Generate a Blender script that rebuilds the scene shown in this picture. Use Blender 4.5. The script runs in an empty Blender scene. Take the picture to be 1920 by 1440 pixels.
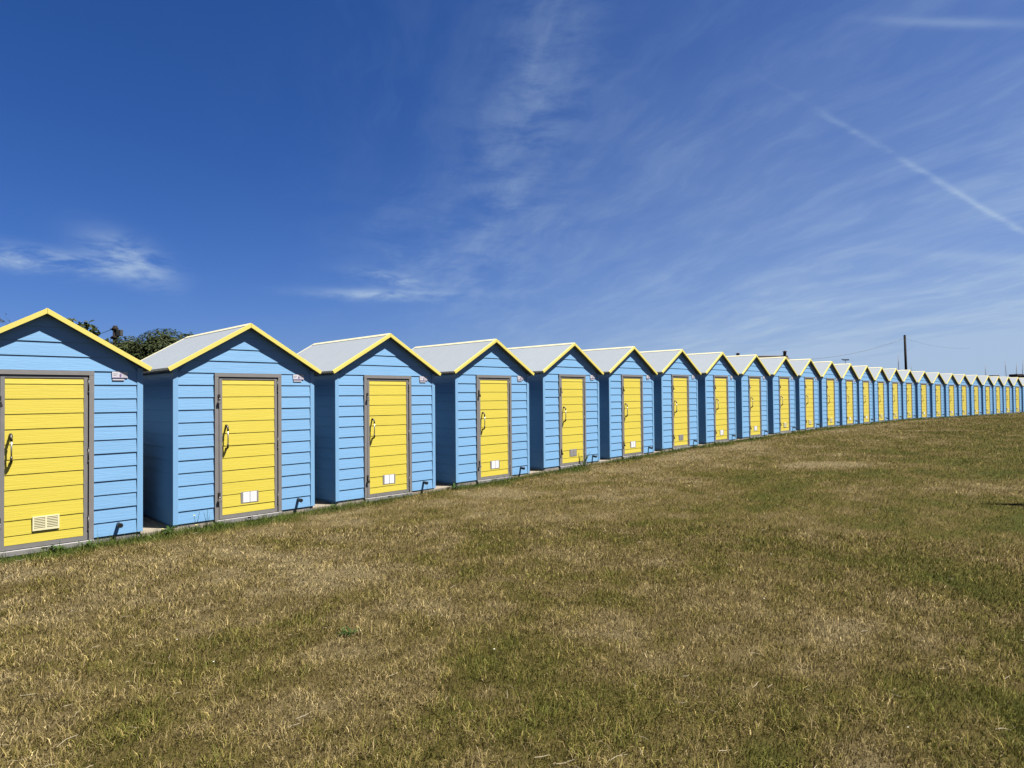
import bpy, bmesh, math, random
import numpy as np
from mathutils import Vector, Matrix

rng = np.random.default_rng(11)
random.seed(5)
scene = bpy.context.scene
COL = scene.collection
R = math.radians

# ------------------------------------------------------------------ camera
cd = bpy.data.cameras.new("camera")
cam = bpy.data.objects.new("camera", cd)
COL.objects.link(cam)
cd.sensor_fit = 'HORIZONTAL'
cd.sensor_width = 36.0
cd.lens = 22.324
cd.clip_start = 0.05
cd.clip_end = 3000
cam.matrix_world = (Matrix.Translation((0, 0, 1.55)) @ Matrix.Rotation(math.pi / 2 + 0.0206, 4, 'X')
                    @ Matrix.Rotation(-0.0099, 4, 'Z'))
scene.camera = cam

# ------------------------------------------------------------------ light
SUN_EL = R(61.0)
SUN_AZ = R(102.0)            # clockwise from +Y
sd = bpy.data.lights.new("sun", 'SUN')
sd.energy = 5.0
sd.angle = R(0.55)
sd.color = (1.0, 0.955, 0.89)
sun = bpy.data.objects.new("sun", sd)
COL.objects.link(sun)
tosun = Vector((math.cos(SUN_EL) * math.sin(SUN_AZ), math.cos(SUN_EL) * math.cos(SUN_AZ), math.sin(SUN_EL)))
sun.rotation_euler = tosun.to_track_quat('Z', 'Y').to_euler()
sun.location = (20, -10, 40)

vs = scene.view_settings
vs.view_transform = 'Standard'
vs.look = 'None'
vs.exposure = 2.20
vs.gamma = 1.0
vs.use_curve_mapping = False
scene.cycles.max_bounces = 6
scene.cycles.diffuse_bounces = 3


class N:
    """small node-tree helper"""
    def __init__(self, tree):
        self.t = tree

    def new(self, typ, **kw):
        n = self.t.nodes.new(typ)
        for k, v in kw.items():
            setattr(n, k, v)
        return n

    def put(self, sock, v):
        if isinstance(v, bpy.types.NodeSocket):
            self.t.links.new(v, sock)
        elif v is not None:
            sock.default_value = v

    def m(self, op, a, b=None, c=None, clamp=False):
        n = self.new('ShaderNodeMath', operation=op, use_clamp=clamp)
        self.put(n.inputs[0], a)
        if b is not None:
            self.put(n.inputs[1], b)
        if c is not None:
            self.put(n.inputs[2], c)
        return n.outputs[0]

    def mix(self, f, a, b, blend='MIX'):
        n = self.new('ShaderNodeMix', data_type='RGBA', blend_type=blend)
        self.put(n.inputs[0], f)
        self.put(n.inputs[6], a)
        self.put(n.inputs[7], b)
        return n.outputs[2]

    def noise(self, vec, scale, detail=3, rough=0.55, dist=0.0):
        n = self.new('ShaderNodeTexNoise')
        self.put(n.inputs['Vector'], vec)
        n.inputs['Scale'].default_value = scale
        n.inputs['Detail'].default_value = detail
        n.inputs['Roughness'].default_value = rough
        n.inputs['Distortion'].default_value = dist
        return n.outputs[0]

    def ramp(self, v, lo, hi, smooth=True):
        n = self.new('ShaderNodeMapRange')
        n.interpolation_type = 'SMOOTHSTEP' if smooth else 'LINEAR'
        self.put(n.inputs[0], v)
        n.inputs[1].default_value = lo
        n.inputs[2].default_value = hi
        return n.outputs[0]

    def comb(self, x, y, z):
        n = self.new('ShaderNodeCombineXYZ')
        for i, v in enumerate((x, y, z)):
            self.put(n.inputs[i], v)
        return n.outputs[0]


# ------------------------------------------------------------------ sky
world = bpy.data.worlds.new("World")
scene.world = world
world.use_nodes = True
wt = world.node_tree
wt.nodes.clear()
w = N(wt)
sky = w.new('ShaderNodeTexSky', sky_type='NISHITA')
sky.sun_disc = False
sky.sun_elevation = SUN_EL
sky.sun_rotation = SUN_AZ
sky.altitude = 0
sky.air_density = 1.0
sky.dust_density = 0.3
sky.ozone_density = 6.0
SKY_STRENGTH = 0.05
tc = w.new('ShaderNodeTexCoord')
sx = w.new('ShaderNodeSeparateXYZ')
wt.links.new(tc.outputs['Generated'], sx.inputs[0])
dx, dy, dz = sx.outputs
az = w.m('MULTIPLY', w.m('ARCTAN2', dx, dy), 57.29578)
el = w.m('MULTIPLY', w.m('ARCSINE', dz), 57.29578)
# wind-combed noise in a flat cloud layer
inv = w.m('DIVIDE', 1.0, w.m('MAXIMUM', w.m('ADD', dz, 0.12), 0.05))
px = w.m('MULTIPLY', dx, inv)
py = w.m('MULTIPLY', dy, inv)
layer = w.comb(px, py, 0.0)
warp = w.noise(layer, 1.1, 3, 0.5)
warp2 = w.noise(w.comb(px, py, 7.3), 1.3, 3, 0.5)
wx = w.m('ADD', px, w.m('MULTIPLY', w.m('SUBTRACT', warp, 0.5), 0.45))
wy = w.m('ADD', py, w.m('MULTIPLY', w.m('SUBTRACT', warp2, 0.5), 0.45))
ca, sa = -0.326, 0.946          # fibres run out towards the far left horizon
u_ = w.m('ADD', w.m('MULTIPLY', wx, ca), w.m('MULTIPLY', wy, sa))
v_ = w.m('SUBTRACT', w.m('MULTIPLY', wy, ca), w.m('MULTIPLY', wx, sa))
fib = w.noise(w.comb(w.m('MULTIPLY', u_, 0.55), w.m('MULTIPLY', v_, 1.5), 0.0), 1.5, 7, 0.60)
fine = w.noise(w.comb(w.m('MULTIPLY', u_, 0.9), w.m('MULTIPLY', v_, 2.6), 3.1), 3.0, 6, 0.62)
# az/el noise used to fray individual clouds
ae = w.comb(w.m('MULTIPLY', az, 0.10), w.m('MULTIPLY', el, 0.34), 0.0)
fr = w.noise(ae, 1.5, 7, 0.62, 0.25)
frs = w.noise(w.comb(w.m('MULTIPLY', az, 0.05), w.m('MULTIPLY', el, 0.05), 9.0), 1.6, 2, 0.5)


def puff(a0, e0, la, le, tilt=0.0, wob=0.0):
    """soft ellipse in azimuth/elevation degrees, tilt in degrees"""
    da = w.m('SUBTRACT', az, a0)
    de = w.m('SUBTRACT', el, e0)
    if wob:
        de = w.m('ADD', de, w.m('MULTIPLY', w.m('SUBTRACT', fr, 0.5), wob))
    c, s = math.cos(R(tilt)), math.sin(R(tilt))
    x = w.m('DIVIDE', w.m('ADD', w.m('MULTIPLY', da, c), w.m('MULTIPLY', de, s)), la)
    y = w.m('DIVIDE', w.m('SUBTRACT', w.m('MULTIPLY', de, c), w.m('MULTIPLY', da, s)), le)
    d2 = w.m('ADD', w.m('MULTIPLY', x, x), w.m('MULTIPLY', y, y))
    return w.m('EXPONENT', w.m('MULTIPLY', d2, -1.0))


def add(*xs):
    o = xs[0]
    for x in xs[1:]:
        o = w.m('ADD', o, x)
    return o


veil_az = w.ramp(dx, -0.30, 0.75)
veil_el = w.m('EXPONENT', w.m('MULTIPLY', w.m('MAXIMUM', el, 0.0), -0.050))
fibm = w.ramp(fib, 0.32, 0.70)
finem = w.ramp(fine, 0.34, 0.72)
tex = w.m('MULTIPLY', w.m('ADD', 0.56, w.m('MULTIPLY', fibm, 0.44)), w.m('ADD', 0.74, w.m('MULTIPLY', finem, 0.26)))
veil = w.m('MULTIPLY', w.m('MULTIPLY', veil_az, veil_el), tex)
gen = w.m('MULTIPLY', w.m('MULTIPLY', fibm, finem), w.m('MULTIPLY', w.ramp(dx, -0.5, 0.2), 0.08))
gen2 = w.m('MULTIPLY', w.ramp(frs, 0.35, 0.7), w.m('MULTIPLY', veil_az, 0.06))
frm = w.ramp(fr, 0.36, 0.62)
frm2 = w.ramp(fr, 0.28, 0.62)
wispL = w.m('MULTIPLY', add(puff(-36.2, 10.2, 4.2, 0.75, -3, 1.2), w.m('MULTIPLY', puff(-31.0, 10.9, 2.8, 1.3, -25, 1.2), 0.75)), w.m('MULTIPLY', frm, 0.95))
strk = w.m('MULTIPLY', puff(-11.5, 9.15, 5.2, 0.42, 0, 0.9), w.m('MULTIPLY', frm2, 0.80))
strk2 = w.m('MULTIPLY', puff(-10.8, 10.5, 3.2, 0.6, -8, 1.0), w.m('MULTIPLY', frm, 0.55))
band = w.m('MULTIPLY', add(puff(3.6, 27.0, 4.6, 8.0, -18), w.m('MULTIPLY', puff(-0.5, 17.0, 5.5, 5.5, -30), 0.9), w.m('MULTIPLY', puff(-6.0, 11.5, 8.0, 4.0, -20), 0.8)),
           w.m('MULTIPLY', w.m('MULTIPLY', w.ramp(fr, 0.30, 0.66), w.m('ADD', 0.55, w.m('MULTIPLY', finem, 0.45))), 0.23))

# contrails: great-circle-like lines with a broken edge


def trail(a0, e0, a1, e1, wd, wob, k):
    L = math.hypot(a1 - a0, e1 - e0)
    ca_, sa_ = (a1 - a0) / L, (e1 - e0) / L
    da = w.m('SUBTRACT', az, a0)
    de = w.m('SUBTRACT', el, e0)
    t = w.m('ADD', w.m('MULTIPLY', da, ca_), w.m('MULTIPLY', de, sa_))
    n = w.m('SUBTRACT', w.m('MULTIPLY', de, ca_), w.m('MULTIPLY', da, sa_))
    # real trails bow slightly in az/el
    bow = w.m('MULTIPLY', w.m('MULTIPLY', t, w.m('SUBTRACT', L, t)), 0.0032)
    n = w.m('SUBTRACT', n, bow)
    n = w.m('ADD', n, w.m('MULTIPLY', w.m('SUBTRACT', fr, 0.5), wob))
    width = w.m('ADD', wd, w.m('MULTIPLY', frs, wd * 0.8))
    y = w.m('DIVIDE', n, width)
    g = w.m('EXPONENT', w.m('MULTIPLY', w.m('MULTIPLY', y, y), -1.0))
    ends = w.m('MULTIPLY', w.ramp(t, -1.0, L * 0.75), w.m('SUBTRACT', 1.0, w.ramp(t, L * 1.5, L * 1.9)))
    return w.m('MULTIPLY', w.m('MULTIPLY', g, ends), k)


trail_a = w.m('MULTIPLY', trail(20.7, 26.0, 39.1, 11.1, 0.16, 0.75, 0.21), w.m('ADD', 0.15, w.m('MULTIPLY', w.ramp(fr, 0.38, 0.58), 1.2)))
trail_b = w.m('MULTIPLY', puff(35.5, 25.6, 4.6, 0.28, -17, 0.4), 0.22)
trail_c = w.m('MULTIPLY', puff(38.5, 9.3, 6.0, 0.45, -12, 0.6), 0.20)
trail_d = w.m('MULTIPLY', puff(27.0, 7.0, 10.0, 0.3, -3, 0.5), w.m('MULTIPLY', frm2, 0.14))
haze_low = w.m('MULTIPLY', w.m('EXPONENT', w.m('MULTIPLY', w.m('MAXIMUM', el, 0.0), -0.15)), w.m('ADD', 0.14, w.m('MULTIPLY', w.ramp(dx, -0.60, 0.45), 0.50)))
clouds = add(w.m('MULTIPLY', veil, 0.95), gen, gen2, wispL, strk, strk2, band, trail_a, trail_b, trail_c, trail_d, haze_low)
clouds = w.m('MINIMUM', clouds, 0.85)
# sky dimmed so that shade deepens, its blue as saturated as the camera shows it
SKY_DIM = 0.42
sep = w.new('ShaderNodeSeparateColor')
wt.links.new(sky.outputs[0], sep.inputs[0])
cmb = w.new('ShaderNodeCombineColor')
w.put(cmb.inputs[0], w.m('MULTIPLY', w.m('POWER', sep.outputs[0], 1.25), 0.27 * SKY_DIM))
w.put(cmb.inputs[1], w.m('MULTIPLY', sep.outputs[1], 0.54 * SKY_DIM))
w.put(cmb.inputs[2], w.m('MULTIPLY', sep.outputs[2], SKY_DIM))
mixc = w.mix(clouds, cmb.outputs[0], (4.5 * SKY_DIM, 5.9 * SKY_DIM, 7.8 * SKY_DIM, 1))
bg = w.new('ShaderNodeBackground')
wt.links.new(mixc, bg.inputs[0])
bg.inputs[1].default_value = SKY_STRENGTH
wo = w.new('ShaderNodeOutputWorld')
wt.links.new(bg.outputs[0], wo.inputs[0])


# ------------------------------------------------------------------ materials
ALB = 0.42       # the picture is exposed for this range of surface albedos


def material(name, base, rough=0.6, metal=0.0, spec=0.4, var=0.06, vscale=6.0, bump=None, extra=None):
    if metal < 0.5:
        base = tuple(c * ALB for c in base)
    m = bpy.data.materials.new(name)
    m.use_nodes = True
    t = m.node_tree
    n = N(t)
    b = t.nodes['Principled BSDF']
    b.inputs['Roughness'].default_value = rough
    b.inputs['Metallic'].default_value = metal
    b.inputs['Specular IOR Level'].default_value = spec
    tcn = n.new('ShaderNodeTexCoord')
    oi = n.new('ShaderNodeObjectInfo')
    off = n.new('ShaderNodeVectorMath', operation='ADD')
    t.links.new(tcn.outputs['Object'], off.inputs[0])
    k = n.m('MULTIPLY', oi.outputs['Random'], 37.0)
    t.links.new(n.comb(k, n.m('MULTIPLY', k, 1.7), n.m('MULTIPLY', k, 0.6)), off.inputs[1])
    vec = off.outputs[0]
    nz = n.noise(vec, vscale, 5, 0.6)
    f = n.m('ADD', 1.0 - var, n.m('MULTIPLY', nz, var * 2))
    f = n.m('MULTIPLY', f, n.m('ADD', 1.0 - var * 0.4, n.m('MULTIPLY', oi.outputs['Random'], var * 0.8)))
    mul = n.mix(1.0, (*base, 1), n.comb(f, f, f), 'MULTIPLY')
    if extra:
        mul = extra(n, vec, mul)
    n.put(b.inputs['Base Color'], mul)
    if bump:
        sc, st, dist = bump
        mp = n.new('ShaderNodeMapping')
        mp.inputs['Scale'].default_value = sc
        t.links.new(vec, mp.inputs[0])
        h = n.noise(mp.outputs[0], 1.0, 4, 0.6, 1.2)
        bn = n.new('ShaderNodeBump')
        bn.inputs['Strength'].default_value = st
        bn.inputs['Distance'].default_value = dist
        t.links.new(h, bn.inputs['Height'])
        t.links.new(bn.outputs[0], b.inputs['Normal'])
    return m


def scuffs(col):
    col = tuple(c * ALB for c in col)

    def f(n, vec, c):
        s = n.noise(vec, 9.0, 6, 0.7)
        k = n.m('MULTIPLY', n.ramp(s, 0.66, 0.80), 0.35)
        return n.mix(k, c, (*col, 1))
    return f


GRAIN_X = ((3.0, 3.0, 75.0), 0.55, 0.004)
M_BLUE = material("blue_paint", (0.184, 0.392, 0.645), 0.55, var=0.05, vscale=3.0, bump=GRAIN_X, extra=scuffs((0.32, 0.42, 0.50)))
M_BLUES = material("blue_paint_side", (0.184, 0.392, 0.645), 0.55, var=0.05, vscale=3.0, bump=((3.0, 3.0, 75.0), 0.55, 0.004))
M_BTRIM = material("blue_trim_paint", (0.196, 0.405, 0.655), 0.5, var=0.04, vscale=4.0)
M_YEL = material("yellow_paint", (0.665, 0.545, 0.062), 0.5, var=0.04, vscale=3.0, bump=GRAIN_X, extra=scuffs((0.55, 0.42, 0.12)))
M_YTRIM = material("yellow_trim_paint", (0.765, 0.655, 0.150), 0.45, var=0.04, vscale=5.0)
M_CREAM = material("cream_trim", (0.80, 0.75, 0.50), 0.5, var=0.06)
M_STEEL = material("galvanised_steel", (0.225, 0.215, 0.208), 0.55, 0.15, 0.4, var=0.18, vscale=14.0)
M_DARK = material("dark_iron", (0.030, 0.024, 0.020), 0.45, 0.2, 0.5, var=0.25, vscale=20)
M_CHROME = material("bright_steel", (0.30, 0.29, 0.27), 0.35, 0.85, 0.5, var=0.06)
M_ROOF = material("grey_roof_felt", (0.300, 0.336, 0.372), 0.8, 0.0, 0.25, var=0.07, vscale=5.0,
                  bump=((160, 160, 160), 0.35, 0.004), extra=scuffs((0.36, 0.37, 0.38)))
M_SOFFIT = material("soffit_board", (0.22, 0.19, 0.15), 0.8, var=0.12)
M_SHADOW = material("gap_shade", (0.02, 0.02, 0.022), 0.9, var=0.1)  # near-black backing that paints the shade inside door gaps and vent slots
M_SKIRT = material("grey_skirting", (0.20, 0.195, 0.185), 0.8, var=0.2, vscale=9)
M_VENTC = material("cream_vent_plastic", (0.80, 0.74, 0.46), 0.45, var=0.05)
M_VENTW = material("white_vent_metal", (0.90, 0.90, 0.90), 0.35, var=0.04)
M_VENTG = material("grey_vent_metal", (0.40, 0.38, 0.36), 0.4, 0.3, var=0.1)
M_SILL_LIT = material("sunlit_alloy_sill", (0.48, 0.47, 0.45), 0.5, var=0.25, vscale=12)  # paler than the step below, painting the sun on the sill's top
M_BLACK = material("black_plastic", (0.016, 0.016, 0.018), 0.4, var=0.2)
M_WHITE = material("white_plate", (0.60, 0.59, 0.64), 0.5, var=0.06)
M_PURPLE = material("purple_print", (0.20, 0.13, 0.28), 0.5, var=0.1)
M_GREYP = material("grey_print", (0.46, 0.45, 0.50), 0.5, var=0.1)
M_CONC = material("concrete", (0.25, 0.21, 0.155), 0.9, var=0.22, vscale=4.0, bump=((40, 40, 40), 0.5, 0.01))
M_POLE = material("tarred_wood", (0.022, 0.017, 0.016), 0.9, spec=0.1, var=0.25)
M_WIRE = material("black_cable", (0.03, 0.03, 0.032), 0.6)
M_MAST = material("grey_alloy_mast", (0.055, 0.060, 0.068), 0.6, 0.0)
M_HULL = material("white_hull_paint", (0.7, 0.7, 0.69), 0.35)
M_TILE = material("dark_roof_tile", (0.060, 0.045, 0.038), 0.85, var=0.25, vscale=3)
M_BRICK = material("brown_brick", (0.11, 0.065, 0.045), 0.9, var=0.25, vscale=8)
M_RENDER = material("pale_render", (0.5, 0.47, 0.42), 0.9, var=0.1)
M_CANVAS = material("dark_green_canvas", (0.03, 0.05, 0.035), 0.8)
M_BARK = material("brown_bark", (0.09, 0.07, 0.05), 0.95, var=0.3, vscale=6)


def leaf_material(name, c1, c2, trans=0.25):
    c1, c2 = [tuple(v * f_ for v, f_ in zip(c, (0.46, 0.52, 0.46))) for c in (c1, c2)]
    m = bpy.data.materials.new(name)
    m.use_nodes = True
    t = m.node_tree
    n = N(t)
    b = t.nodes['Principled BSDF']
    at = n.new('ShaderNodeAttribute', attribute_name='tint')
    col = n.mix(at.outputs['Fac'], (*c1, 1), (*c2, 1))
    n.put(b.inputs['Base Color'], col)
    b.inputs['Roughness'].default_value = 0.7
    b.inputs['Specular IOR Level'].default_value = 0.08
    tr = n.new('ShaderNodeBsdfTranslucent')
    n.put(tr.inputs[0], col)
    mx = n.new('ShaderNodeMixShader')
    mx.inputs[0].default_value = trans
    t.links.new(b.outputs[0], mx.inputs[1])
    t.links.new(tr.outputs[0], mx.inputs[2])
    t.links.new(mx.outputs[0], t.nodes['Material Output'].inputs[0])
    return m


M_HEDGE = leaf_material("dark_olive_leaf", (0.022, 0.030, 0.010), (0.066, 0.072, 0.028), 0.10)
M_LEAFD = leaf_material("dark_leaf", (0.022, 0.028, 0.012), (0.075, 0.085, 0.030), 0.15)
M_FEATH = leaf_material("feathery_leaf", (0.06, 0.06, 0.05), (0.17, 0.15, 0.12), 0.25)
M_WEED = leaf_material("weed_leaf", (0.025, 0.055, 0.012), (0.085, 0.13, 0.035), 0.25)
M_BUSHCORE = material("shaded_foliage", (0.030, 0.038, 0.018), 0.95, spec=0.05, var=0.4, vscale=9, bump=((14, 14, 14), 1.0, 0.15))  # dark tone for the solid bush core, painting its shaded inside
M_FLOWER = material("yellow_petal", (0.8, 0.72, 0.25), 0.6)


# ------------------------------------------------------------------ mesh helpers
def bm_box(bm, x0, x1, y0, y1, z0, z1, mi=0):
    vs_ = [bm.verts.new(p) for p in ((x0, y0, z0), (x1, y0, z0), (x1, y1, z0), (x0, y1, z0),
                                     (x0, y0, z1), (x1, y0, z1), (x1, y1, z1), (x0, y1, z1))]
    for f in ((3, 2, 1, 0), (4, 5, 6, 7), (0, 1, 5, 4), (1, 2, 6, 5), (2, 3, 7, 6), (3, 0, 4, 7)):
        fc = bm.faces.new([vs_[i] for i in f])
        fc.material_index = mi
    return vs_


def bm_prism(bm, poly, axis, a0, a1, mi=0):
    """extrude a polygon (list of 2-tuples) along axis 'x','y' or 'z'"""
    def P(p, a):
        return {'y': (p[0], a, p[1]), 'x': (a, p[0], p[1]), 'z': (p[0], p[1], a)}[axis]
    A = [bm.verts.new(P(p, a0)) for p in poly]
    B = [bm.verts.new(P(p, a1)) for p in poly]
    n = len(poly)
    fs = [bm.faces.new(A), bm.faces.new(B[::-1])]
    for i in range(n):
        fs.append(bm.faces.new((A[i], B[i], B[(i + 1) % n], A[(i + 1) % n])))
    for f in fs:
        f.material_index = mi
    return fs


def bm_tube(bm, pts, rads, seg=8, mi=0, smooth=True, cap=True):
    pts = [Vector(p) for p in pts]
    rings = []
    for i, p in enumerate(pts):
        d = (pts[min(i + 1, len(pts) - 1)] - pts[max(i - 1, 0)]).normalized()
        up = Vector((0, 0, 1)) if abs(d.z) < 0.9 else Vector((1, 0, 0))
        a = d.cross(up).normalized()
        b = d.cross(a).normalized()
        r = rads[i] if hasattr(rads, '__len__') else rads
        rings.append([bm.verts.new(p + (a * math.cos(t) + b * math.sin(t)) * r)
                      for t in [2 * math.pi * k / seg for k in range(seg)]])
    for i in range(len(rings) - 1):
        for k in range(seg):
            f = bm.faces.new((rings[i][k], rings[i][(k + 1) % seg], rings[i + 1][(k + 1) % seg], rings[i + 1][k]))
            f.material_index = mi
            f.smooth = smooth
    if cap:
        for rr in (rings[0], rings[-1][::-1]):
            f = bm.faces.new(rr)
            f.material_index = mi


def bm_mesh(name, bm, mats, bevel=0.0):
    if bevel:
        bmesh.ops.bevel(bm, geom=[e for e in bm.edges], offset=bevel, segments=1, affect='EDGES', clamp_overlap=True)
    bmesh.ops.recalc_face_normals(bm, faces=bm.faces[:])
    me = bpy.data.meshes.new(name)
    bm.to_mesh(me)
    bm.free()
    for m in (mats if isinstance(mats, (list, tuple)) else [mats]):
        me.materials.append(m)
    return me


def link(name, me, parent=None, loc=(0, 0, 0), rot=None):
    o = bpy.data.objects.new(name, me)
    COL.objects.link(o)
    if parent is not None:
        o.parent = parent
    o.location = loc
    if rot:
        o.rotation_euler = rot
    return o


def tag(o, label=None, cat=None, group=None, kind=None):
    if label:
        o['label'] = label
    if cat:
        o['category'] = cat
    if group:
        o['group'] = group
    if kind:
        o['kind'] = kind
    return o


# ------------------------------------------------------------------ row of huts: position, heading, height
HUTS = [[-5.0081, 6.8188, 0.7768, 0.0233], [-3.4851, 8.4108, 0.7891, 0.032], [-1.9528, 9.9971, 0.7939, 0.0442],
        [-0.3329, 11.596, 0.7957, 0.0873], [1.2501, 13.2395, 0.8018, 0.1441], [2.8054, 14.8595, 0.8024, 0.181],
        [4.3569, 16.4735, 0.8033, 0.2242], [5.9419, 18.0846, 0.7993, 0.2493], [7.5355, 19.7282, 0.7926, 0.2698],
        [9.1597, 21.383, 0.7886, 0.2935], [10.7844, 23.0641, 0.7851, 0.3085], [12.4068, 24.7565, 0.7806, 0.3007],
        [14.0382, 26.4377, 0.7805, 0.2809], [15.6611, 28.1158, 0.7792, 0.2663], [17.2856, 29.7792, 0.7686, 0.2579],
        [18.9342, 31.409, 0.7499, 0.2526], [20.6179, 32.9995, 0.7234, 0.238], [22.368, 34.5211, 0.6974, 0.2144],
        [24.1455, 36.0112, 0.6825, 0.1833], [25.9273, 37.4891, 0.6753, 0.1618], [27.7083, 38.9563, 0.6702, 0.1549],
        [29.5048, 40.3895, 0.6668, 0.1423], [31.2957, 41.8089, 0.6645, 0.1264], [33.0627, 43.2346, 0.6612, 0.1173],
        [34.8283, 44.6457, 0.6579, 0.1077], [36.6083, 46.0299, 0.6562, 0.1036], [38.39, 47.40, 0.6550, 0.1000]]
H = np.array(HUTS)
d0 = H[0, :2] - H[1, :2]
dn = H[-1, :2] - H[-2, :2]
LINE = np.vstack([H[0, :2] + d0 * 12, H[:, :2], H[-1, :2] + dn * 12])
LZ = np.concatenate([[0.0], H[:, 3], [0.05]])


def row_coords(x, y):
    """signed distance in front of the row of fronts (+ towards the lawn), and hut level there"""
    P = np.stack([x, y], -1)
    best = np.full(len(x), 1e9)
    D = np.zeros(len(x))
    Z = np.zeros(len(x))
    S = np.zeros(len(x))
    acc = 0.0
    for i in range(len(LINE) - 1):
        a, b = LINE[i], LINE[i + 1]
        v = b - a
        L = np.hypot(*v)
        t = np.clip(((P - a) @ v) / L ** 2, 0, 1)
        q = a + t[:, None] * v
        d = np.hypot(P[:, 0] - q[:, 0], P[:, 1] - q[:, 1])
        side = (P[:, 0] - a[0]) * v[1] - (P[:, 1] - a[1]) * v[0]
        k = d < best
        best[k] = d[k]
        D[k] = np.where(side[k] > 0, d[k], -d[k])
        Z[k] = (LZ[i] + t * (LZ[i + 1] - LZ[i]))[k]
        S[k] = acc + (t * L)[k]
        acc += L
    return D, Z, S


TAB = rng.random((256, 256))


def vnoise(x, y, sc, seed=0):
    x = x / sc + seed * 17.31
    y = y / sc + seed * 7.77
    xi = np.floor(x).astype(np.int64)
    yi = np.floor(y).astype(np.int64)
    fx = x - xi
    fy = y - yi
    fx = fx * fx * (3 - 2 * fx)
    fy = fy * fy * (3 - 2 * fy)
    a = TAB[xi % 256, yi % 256]
    b = TAB[(xi + 1) % 256, yi % 256]
    c = TAB[xi % 256, (yi + 1) % 256]
    d = TAB[(xi + 1) % 256, (yi + 1) % 256]
    return (a * (1 - fx) + b * fx) * (1 - fy) + (c * (1 - fx) + d * fx) * fy


def fbm(x, y, sc, seed=0, oct=4, g=0.55):
    s = 0
    amp = 1.0
    tot = 0
    for o in range(oct):
        # rotate each octave so the lattice does not show
        a = 0.6 + o * 1.1
        s = s + amp * vnoise(x * math.cos(a) - y * math.sin(a), x * math.sin(a) + y * math.cos(a), sc / 2 ** o, seed + o)
        tot += amp
        amp *= g
    return s / tot


def ground_z(x, y, coords=None):
    D, Z, S = coords if coords is not None else row_coords(x, y)
    far = np.maximum(np.abs(D + 1.2) - 1.6, 0)
    wgt = 1.0 / (1.0 + (far / 13.0) ** 2)
    z = (Z - 0.075) * wgt + (-0.03) * (1 - wgt)
    bumps = (fbm(x, y, 2.6, 3, 3) - 0.5) * 0.05 * np.clip((D - 0.15) / 0.8, 0, 1)
    return z + bumps


def dryness(x, y, D, S):
    """0 = green turf, 1 = straw"""
    n = fbm(x, y, 0.9, 1, 5, 0.66)
    n2 = fbm(x, y, 5.5, 9, 3)
    n3 = fbm(x, y, 0.20, 21, 3)
    v = 0.505 + (n - 0.5) * 1.30 + (n2 - 0.5) * 0.75 + (n3 - 0.5) * 0.85
    dist = np.hypot(x, y)
    # parched strip just off the huts, lush fringe against the plinths
    v += 0.30 * np.exp(-((D - 0.85) / 0.5) ** 2) * np.clip(1.2 - S * 0.0, 0, 1)
    v += 0.10 * np.exp(-((D - 2.0) / 1.5) ** 2)
    v -= 0.10 * np.clip((dist - 5) / 8, 0, 1)
    for (cx, cy, ax, ay, k) in ((6.33, 12.95, 0.85, 0.50, 1.5), (14.77, 22.61, 1.3, 0.4, 0.7)):
        v += k * np.exp(-(((x - cx) / ax) ** 2 + ((y - cy) / ay) ** 2))
    return v


def fringe(D, x, y):
    wob = 0.10 + 1.15 * np.clip(fbm(x, y, 0.8, 31, 4) - 0.22, 0, 1)
    return np.clip(1.0 - (D + 0.02) / wob, 0, 1)


# palette (linear albedo)
G_STRAW = np.array([0.158, 0.126, 0.064])
G_TAN = np.array([0.115, 0.087, 0.035])
G_OLIVE = np.array([0.078, 0.067, 0.017])
G_GREEN = np.array([0.054, 0.058, 0.013])
G_LUSH = np.array([0.040, 0.062, 0.013])


def turf_colour(v):
    v = np.clip(v, 0, 1)[:, None]
    c = np.where(v < 0.33, G_GREEN + (G_OLIVE - G_GREEN) * (v / 0.33),
                 np.where(v < 0.68, G_OLIVE + (G_TAN - G_OLIVE) * ((v - 0.33) / 0.35),
                          G_TAN + (G_STRAW - G_TAN) * ((v - 0.68) / 0.32)))
    return c


# ------------------------------------------------------------------ lawn sheet
def axis(lo, hi, fine, coarse_to):
    a = list(np.arange(lo, hi + 1e-6, fine))
    s = fine
    p = a[-1]
    while p < coarse_to[1]:
        s *= 1.25
        p += s
        a.append(p)
    s = fine
    p = a[0]
    pre = []
    while p > coarse_to[0]:
        s *= 1.25
        p -= s
        pre.append(p)
    return np.array(pre[::-1] + a)


XS = axis(-9.0, 26.0, 0.14, (-900, 900))
YS = axis(0.5, 36.0, 0.14, (-400, 1500))
gx, gy = np.meshgrid(XS, YS)
gx = gx.ravel()
gy = gy.ravel()
co = row_coords(gx, gy)
gz = ground_z(gx, gy, co)
nx, ny = len(XS), len(YS)
idx = np.arange(nx * ny).reshape(ny, nx)
quads = np.stack([idx[:-1, :-1], idx[:-1, 1:], idx[1:, 1:], idx[1:, :-1]], -1).reshape(-1, 4)


def raw_mesh(name, verts, faces_flat, loop_start, loop_total, mat):
    me = bpy.data.meshes.new(name)
    me.vertices.add(len(verts))
    me.vertices.foreach_set('co', verts.astype(np.float32).ravel())
    me.loops.add(len(faces_flat))
    me.loops.foreach_set('vertex_index', faces_flat.astype(np.int32))
    me.polygons.add(len(loop_start))
    me.polygons.foreach_set('loop_start', loop_start.astype(np.int32))
    me.update(calc_edges=True)
    me.validate()
    me.materials.append(mat)
    return me


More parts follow.
